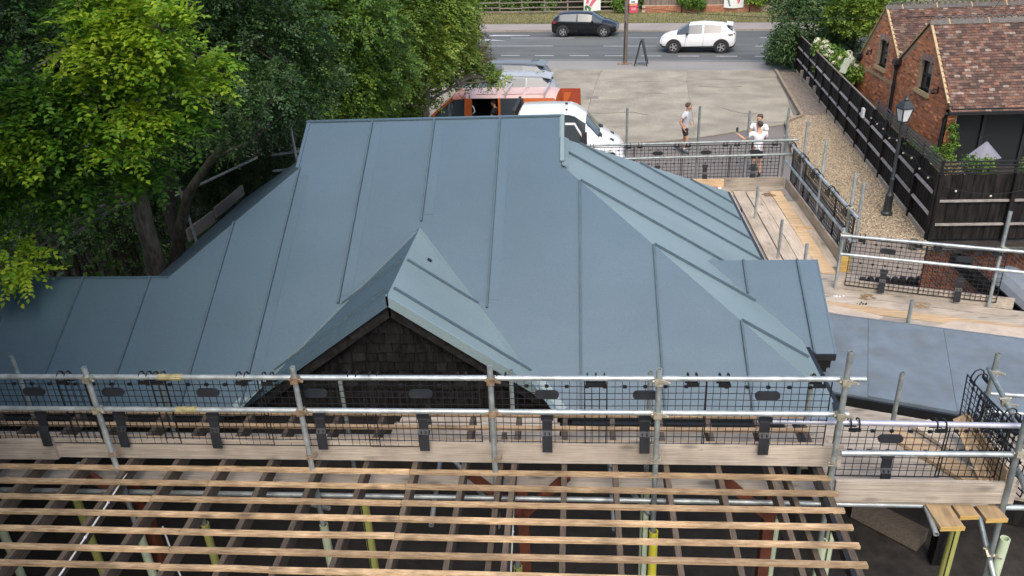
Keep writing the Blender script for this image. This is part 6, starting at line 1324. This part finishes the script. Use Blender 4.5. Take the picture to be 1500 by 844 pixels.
# unseen crowns continuing the trees, added and shaped to darken the left roof
TL_ = [(rnd.uniform(-16,-7.5), rnd.uniform(11,18), rnd.uniform(8.2,12.5), rnd.uniform(1.1,1.8)) for _ in range(30)]
while len(TL_) < 220:
    x, y, z, q = rnd.uniform(-14,-5), rnd.uniform(-1,9.5), rnd.uniform(1,14), rnd.uniform(1.0,1.6)
    if x+q*.8 < -1.22*max(y,0)-.6 or (z-q > 7.6 and x+q < -6.3 and y < 8.4): TL_.append((x, y, z, q))
leaf_mass('shade_belt', [q[:3] for q in TL_], [q[3] for q in TL_], 100000, .36, midl, tint=(0,.8), shell=.5)
t = thing('shrub', 'dry olive shrub at the left edge of the forecourt by the road', 'shrub', (-6,45.5,G)); branches(t, [(-6,45.5,G)], SH, .03, bark, 1, 2)
sprays('foliage', SH, 1500, .15, leafmat('dry_leaf', [(.05,.06,.02),(.10,.10,.035),(.17,.15,.06)], .2), t, 9, .5, None, .3, .4, .8)
# far-off wood that closes the view at the left
fw_ = [(rnd.uniform(-42,-9),rnd.uniform(30,44),rnd.uniform(0,7),rnd.uniform(1.6,2.8)) for _ in range(70)]+[(rnd.uniform(-13,-7),rnd.uniform(21,32),rnd.uniform(.3,6),rnd.uniform(.9,1.6)) for _ in range(36)]+[(rnd.uniform(-20,-9),rnd.uniform(15,22),rnd.uniform(0,6.5),rnd.uniform(.9,1.6)) for _ in range(50)]
leaf_mass('woodland', [q[:3] for q in fw_], [q[3] for q in fw_], 52000, .26, midl, tint=(0,.7), shell=.5)
mb = MB()
for k in range(60):
    x, y = rnd.uniform(-18,-7.2), rnd.uniform(14.5,30); mb.path([(x,y,G),(x+rnd.uniform(-.3,.3),y,2),(x+rnd.uniform(-.6,.6),y+rnd.uniform(-.5,.5),5)], [.09,.07,.04], 6)
mb.build('woodland_stems', bark2, kind='stuff')
lit = [(rnd.uniform(-14,-5.5), rnd.uniform(11.5,20), G) for _ in range(700)]
P = np.array(lit)+np.array([0,0,.03]); n = len(P); V, T = leafquads(P, unit(nr.normal(size=(n,3))*np.array([1,1,.2])), unit(np.array([0,0,1])+nr.normal(size=(n,3))*.3), np.full(n,.12), np.full(n,.06))
np_mesh('fallen_leaves', V, T, np.repeat(nr.random(n),2), leafmat('fallen_leaf', [(.05,.035,.02),(.11,.08,.04)], .1))
# hedge and bushes beyond the road
hc = [tuple(ax(a, 65.4+rnd.uniform(-.6,.8), rnd.uniform(G+.2,2.4))) for a in np.arange(-34,-7.5,.45) for _ in range(2)]
hd = thing('hedge', 'dense green hedge behind the post and rail fence beyond the road', 'hedge', ax(-20,65.5,G))
MB().prism([ax(-34,65.6,G),ax(-7.6,65.6,G),ax(-7.6,66.6,G),ax(-34,66.6,G)], (0,0,2.2)).build('core', hedge_core, hd, world=True)
leaf_mass('foliage', hc, [rnd.uniform(.5,.8) for _ in hc], 26000, .20, midl, hd, tint=(.1,1))
for cl_, lb, n_ in (([tuple(ax(a, 63.3, z)) for a, z in ((-4.6,.5),(-4.1,.2),(-3.7,.6),(-4.2,1.0),(-3.3,.1))],'green bush spilling over the low brick wall left of the banner with the pink drop',2600),([tuple(ax(a, 63.3, z)) for a, z in ((.3,.5),(.9,.3),(1.4,.6),(1.0,1.0))],'olive bush at the right end of the low brick wall',2200),([tuple(ax(a, 63.3, z)) for a, z in ((-9.4,.2),(-8.9,-.05),(-8.4,.25),(-8.1,.6),(-9.1,.6))],'bush between the rail fence and the low brick wall',2600)):
    t = thing('bush', lb, 'bush', (cl_[0][0],cl_[0][1],G)); MB().path([(cl_[0][0],cl_[0][1]+.3,G),cl_[0]],[.05,.03],6).build('stem', bark2, t, world=True)
    leaf_mass('foliage', cl_, [.42]*len(cl_), n_, .17, oakl if 'olive' in lb else midl, t, tint=(.1,.9))
# big laurel at the end of the gravel strip
LC = [(rnd.uniform(9.75,13.2), rnd.uniform(38.8,43), rnd.uniform(-.2,3.2), rnd.uniform(.55,.9)) for _ in range(46)]
LC = [(max(x, 9.55+.12*abs(z-.5)+r_*.6), y if x > 11 else rnd.uniform(40.8,43), z, r_) for x, y, z, r_ in LC if not (x < 11.4 and y < 40.3)]
t = thing('laurel', 'big dark laurel bush beside the road at the end of the black fence', 'bush', (11,41.5,G)); branches(t, [(10.6,41.5,G),(11.6,41.5,.5)], LC, .05, bark2, 2)
leaf_mass('foliage', [q[:3] for q in LC], [q[3] for q in LC], 24000, .20, dkl, t, W=.36, tint=(.1,1))
LG = [(11.6,38.4,2.1,.4),(12.4,38.2,1.85,.4),(13.2,38.0,2.1,.45),(12.8,38.4,2.6,.6),(11.9,38.6,2.6,.5)]
t = thing('tree', 'yellowish green tree crown over the garden behind the black fence', 'tree', (13,40,G)); MB().path([(13,40,G),(12.9,39.6,1),(12.6,38.8,2)],[.12,.1,.05],8).build('trunk', bark2, t, world=True)
sprays('crown', LG, 900, .17, oakl, t, 10, .6, None, .4, .55, .7)
poly_sheet('garden_ground', [(10.9,24.9),(11.19,24.9),(11.19,33.5),(16,33.6),(16,46),(11.2,46)], G+.01, soil)
mb = MB(); mb.box(11.0,15.5,34.6,34.8,G,1.0); mb.build('shade_screen', black_wood, label='black screen standing in for the garden shade behind the flowering bush', cat='screen')  # dark sheet put in for the shade of the garden
bgt = [(rnd.uniform(13,30), rnd.uniform(42,60), rnd.uniform(0,5), rnd.uniform(1.2,2)) for _ in range(40)]
leaf_mass('garden_trees', [q[:3] for q in bgt], [q[3] for q in bgt], 12000, .28, midl, tint=(0,.7))
HY = [(10.55,36.6,1.15,.4),(10.75,35.6,1.0,.45),(10.9,34.6,.85,.45),(11.0,33.7,.75,.4),(11.05,33.0,.75,.35),(10.8,36.2,.4,.6),(11.1,34.2,.2,.6)]
t = thing('hydrangea', 'bush with big white flower heads behind the black fence', 'flowering bush', (10.9,35,G)); branches(t, [(10.95,35,G)], HY, .02, bark2)
leaf_mass('foliage', [q[:3] for q in HY], [q[3] for q in HY], 4200, .15, midl, t, W=.6, tint=(.2,1))
fl_m = mat('white_petal', (.46,.47,.30), .8, .12, 30, col2=(.66,.66,.52))
hm = []
for i in range(5):
    n = 46; d = unit(nr.normal(size=(n,3))+np.array([0,0,.5])); P = d*np.array([.15,.15,.125])*(.85+.25*nr.random((n,1))); V, T = leafquads(P, unit(np.cross(d, nr.normal(size=(n,3)))), d, np.full(n,.10), np.full(n,.09), .05)
    me = bpy.data.meshes.new('flower_head'); me.from_pydata(V.tolist(), [], T.tolist()); me.materials.append(fl_m); hm.append(me)
for k in range(22):
    q = HY[rnd.randrange(5)]; d = Vector((rnd.gauss(-.5,.6),rnd.gauss(-.4,.6),abs(rnd.gauss(.6,.5)))).normalized()
    o = bpy.data.objects.new('flower_head', hm[k%5]); C.objects.link(o); o.parent = t; o.location = Vector(q[:3])+d*q[3]*1.0-wloc(t); s = rnd.uniform(.55,.95); o.scale = (s,s,s)
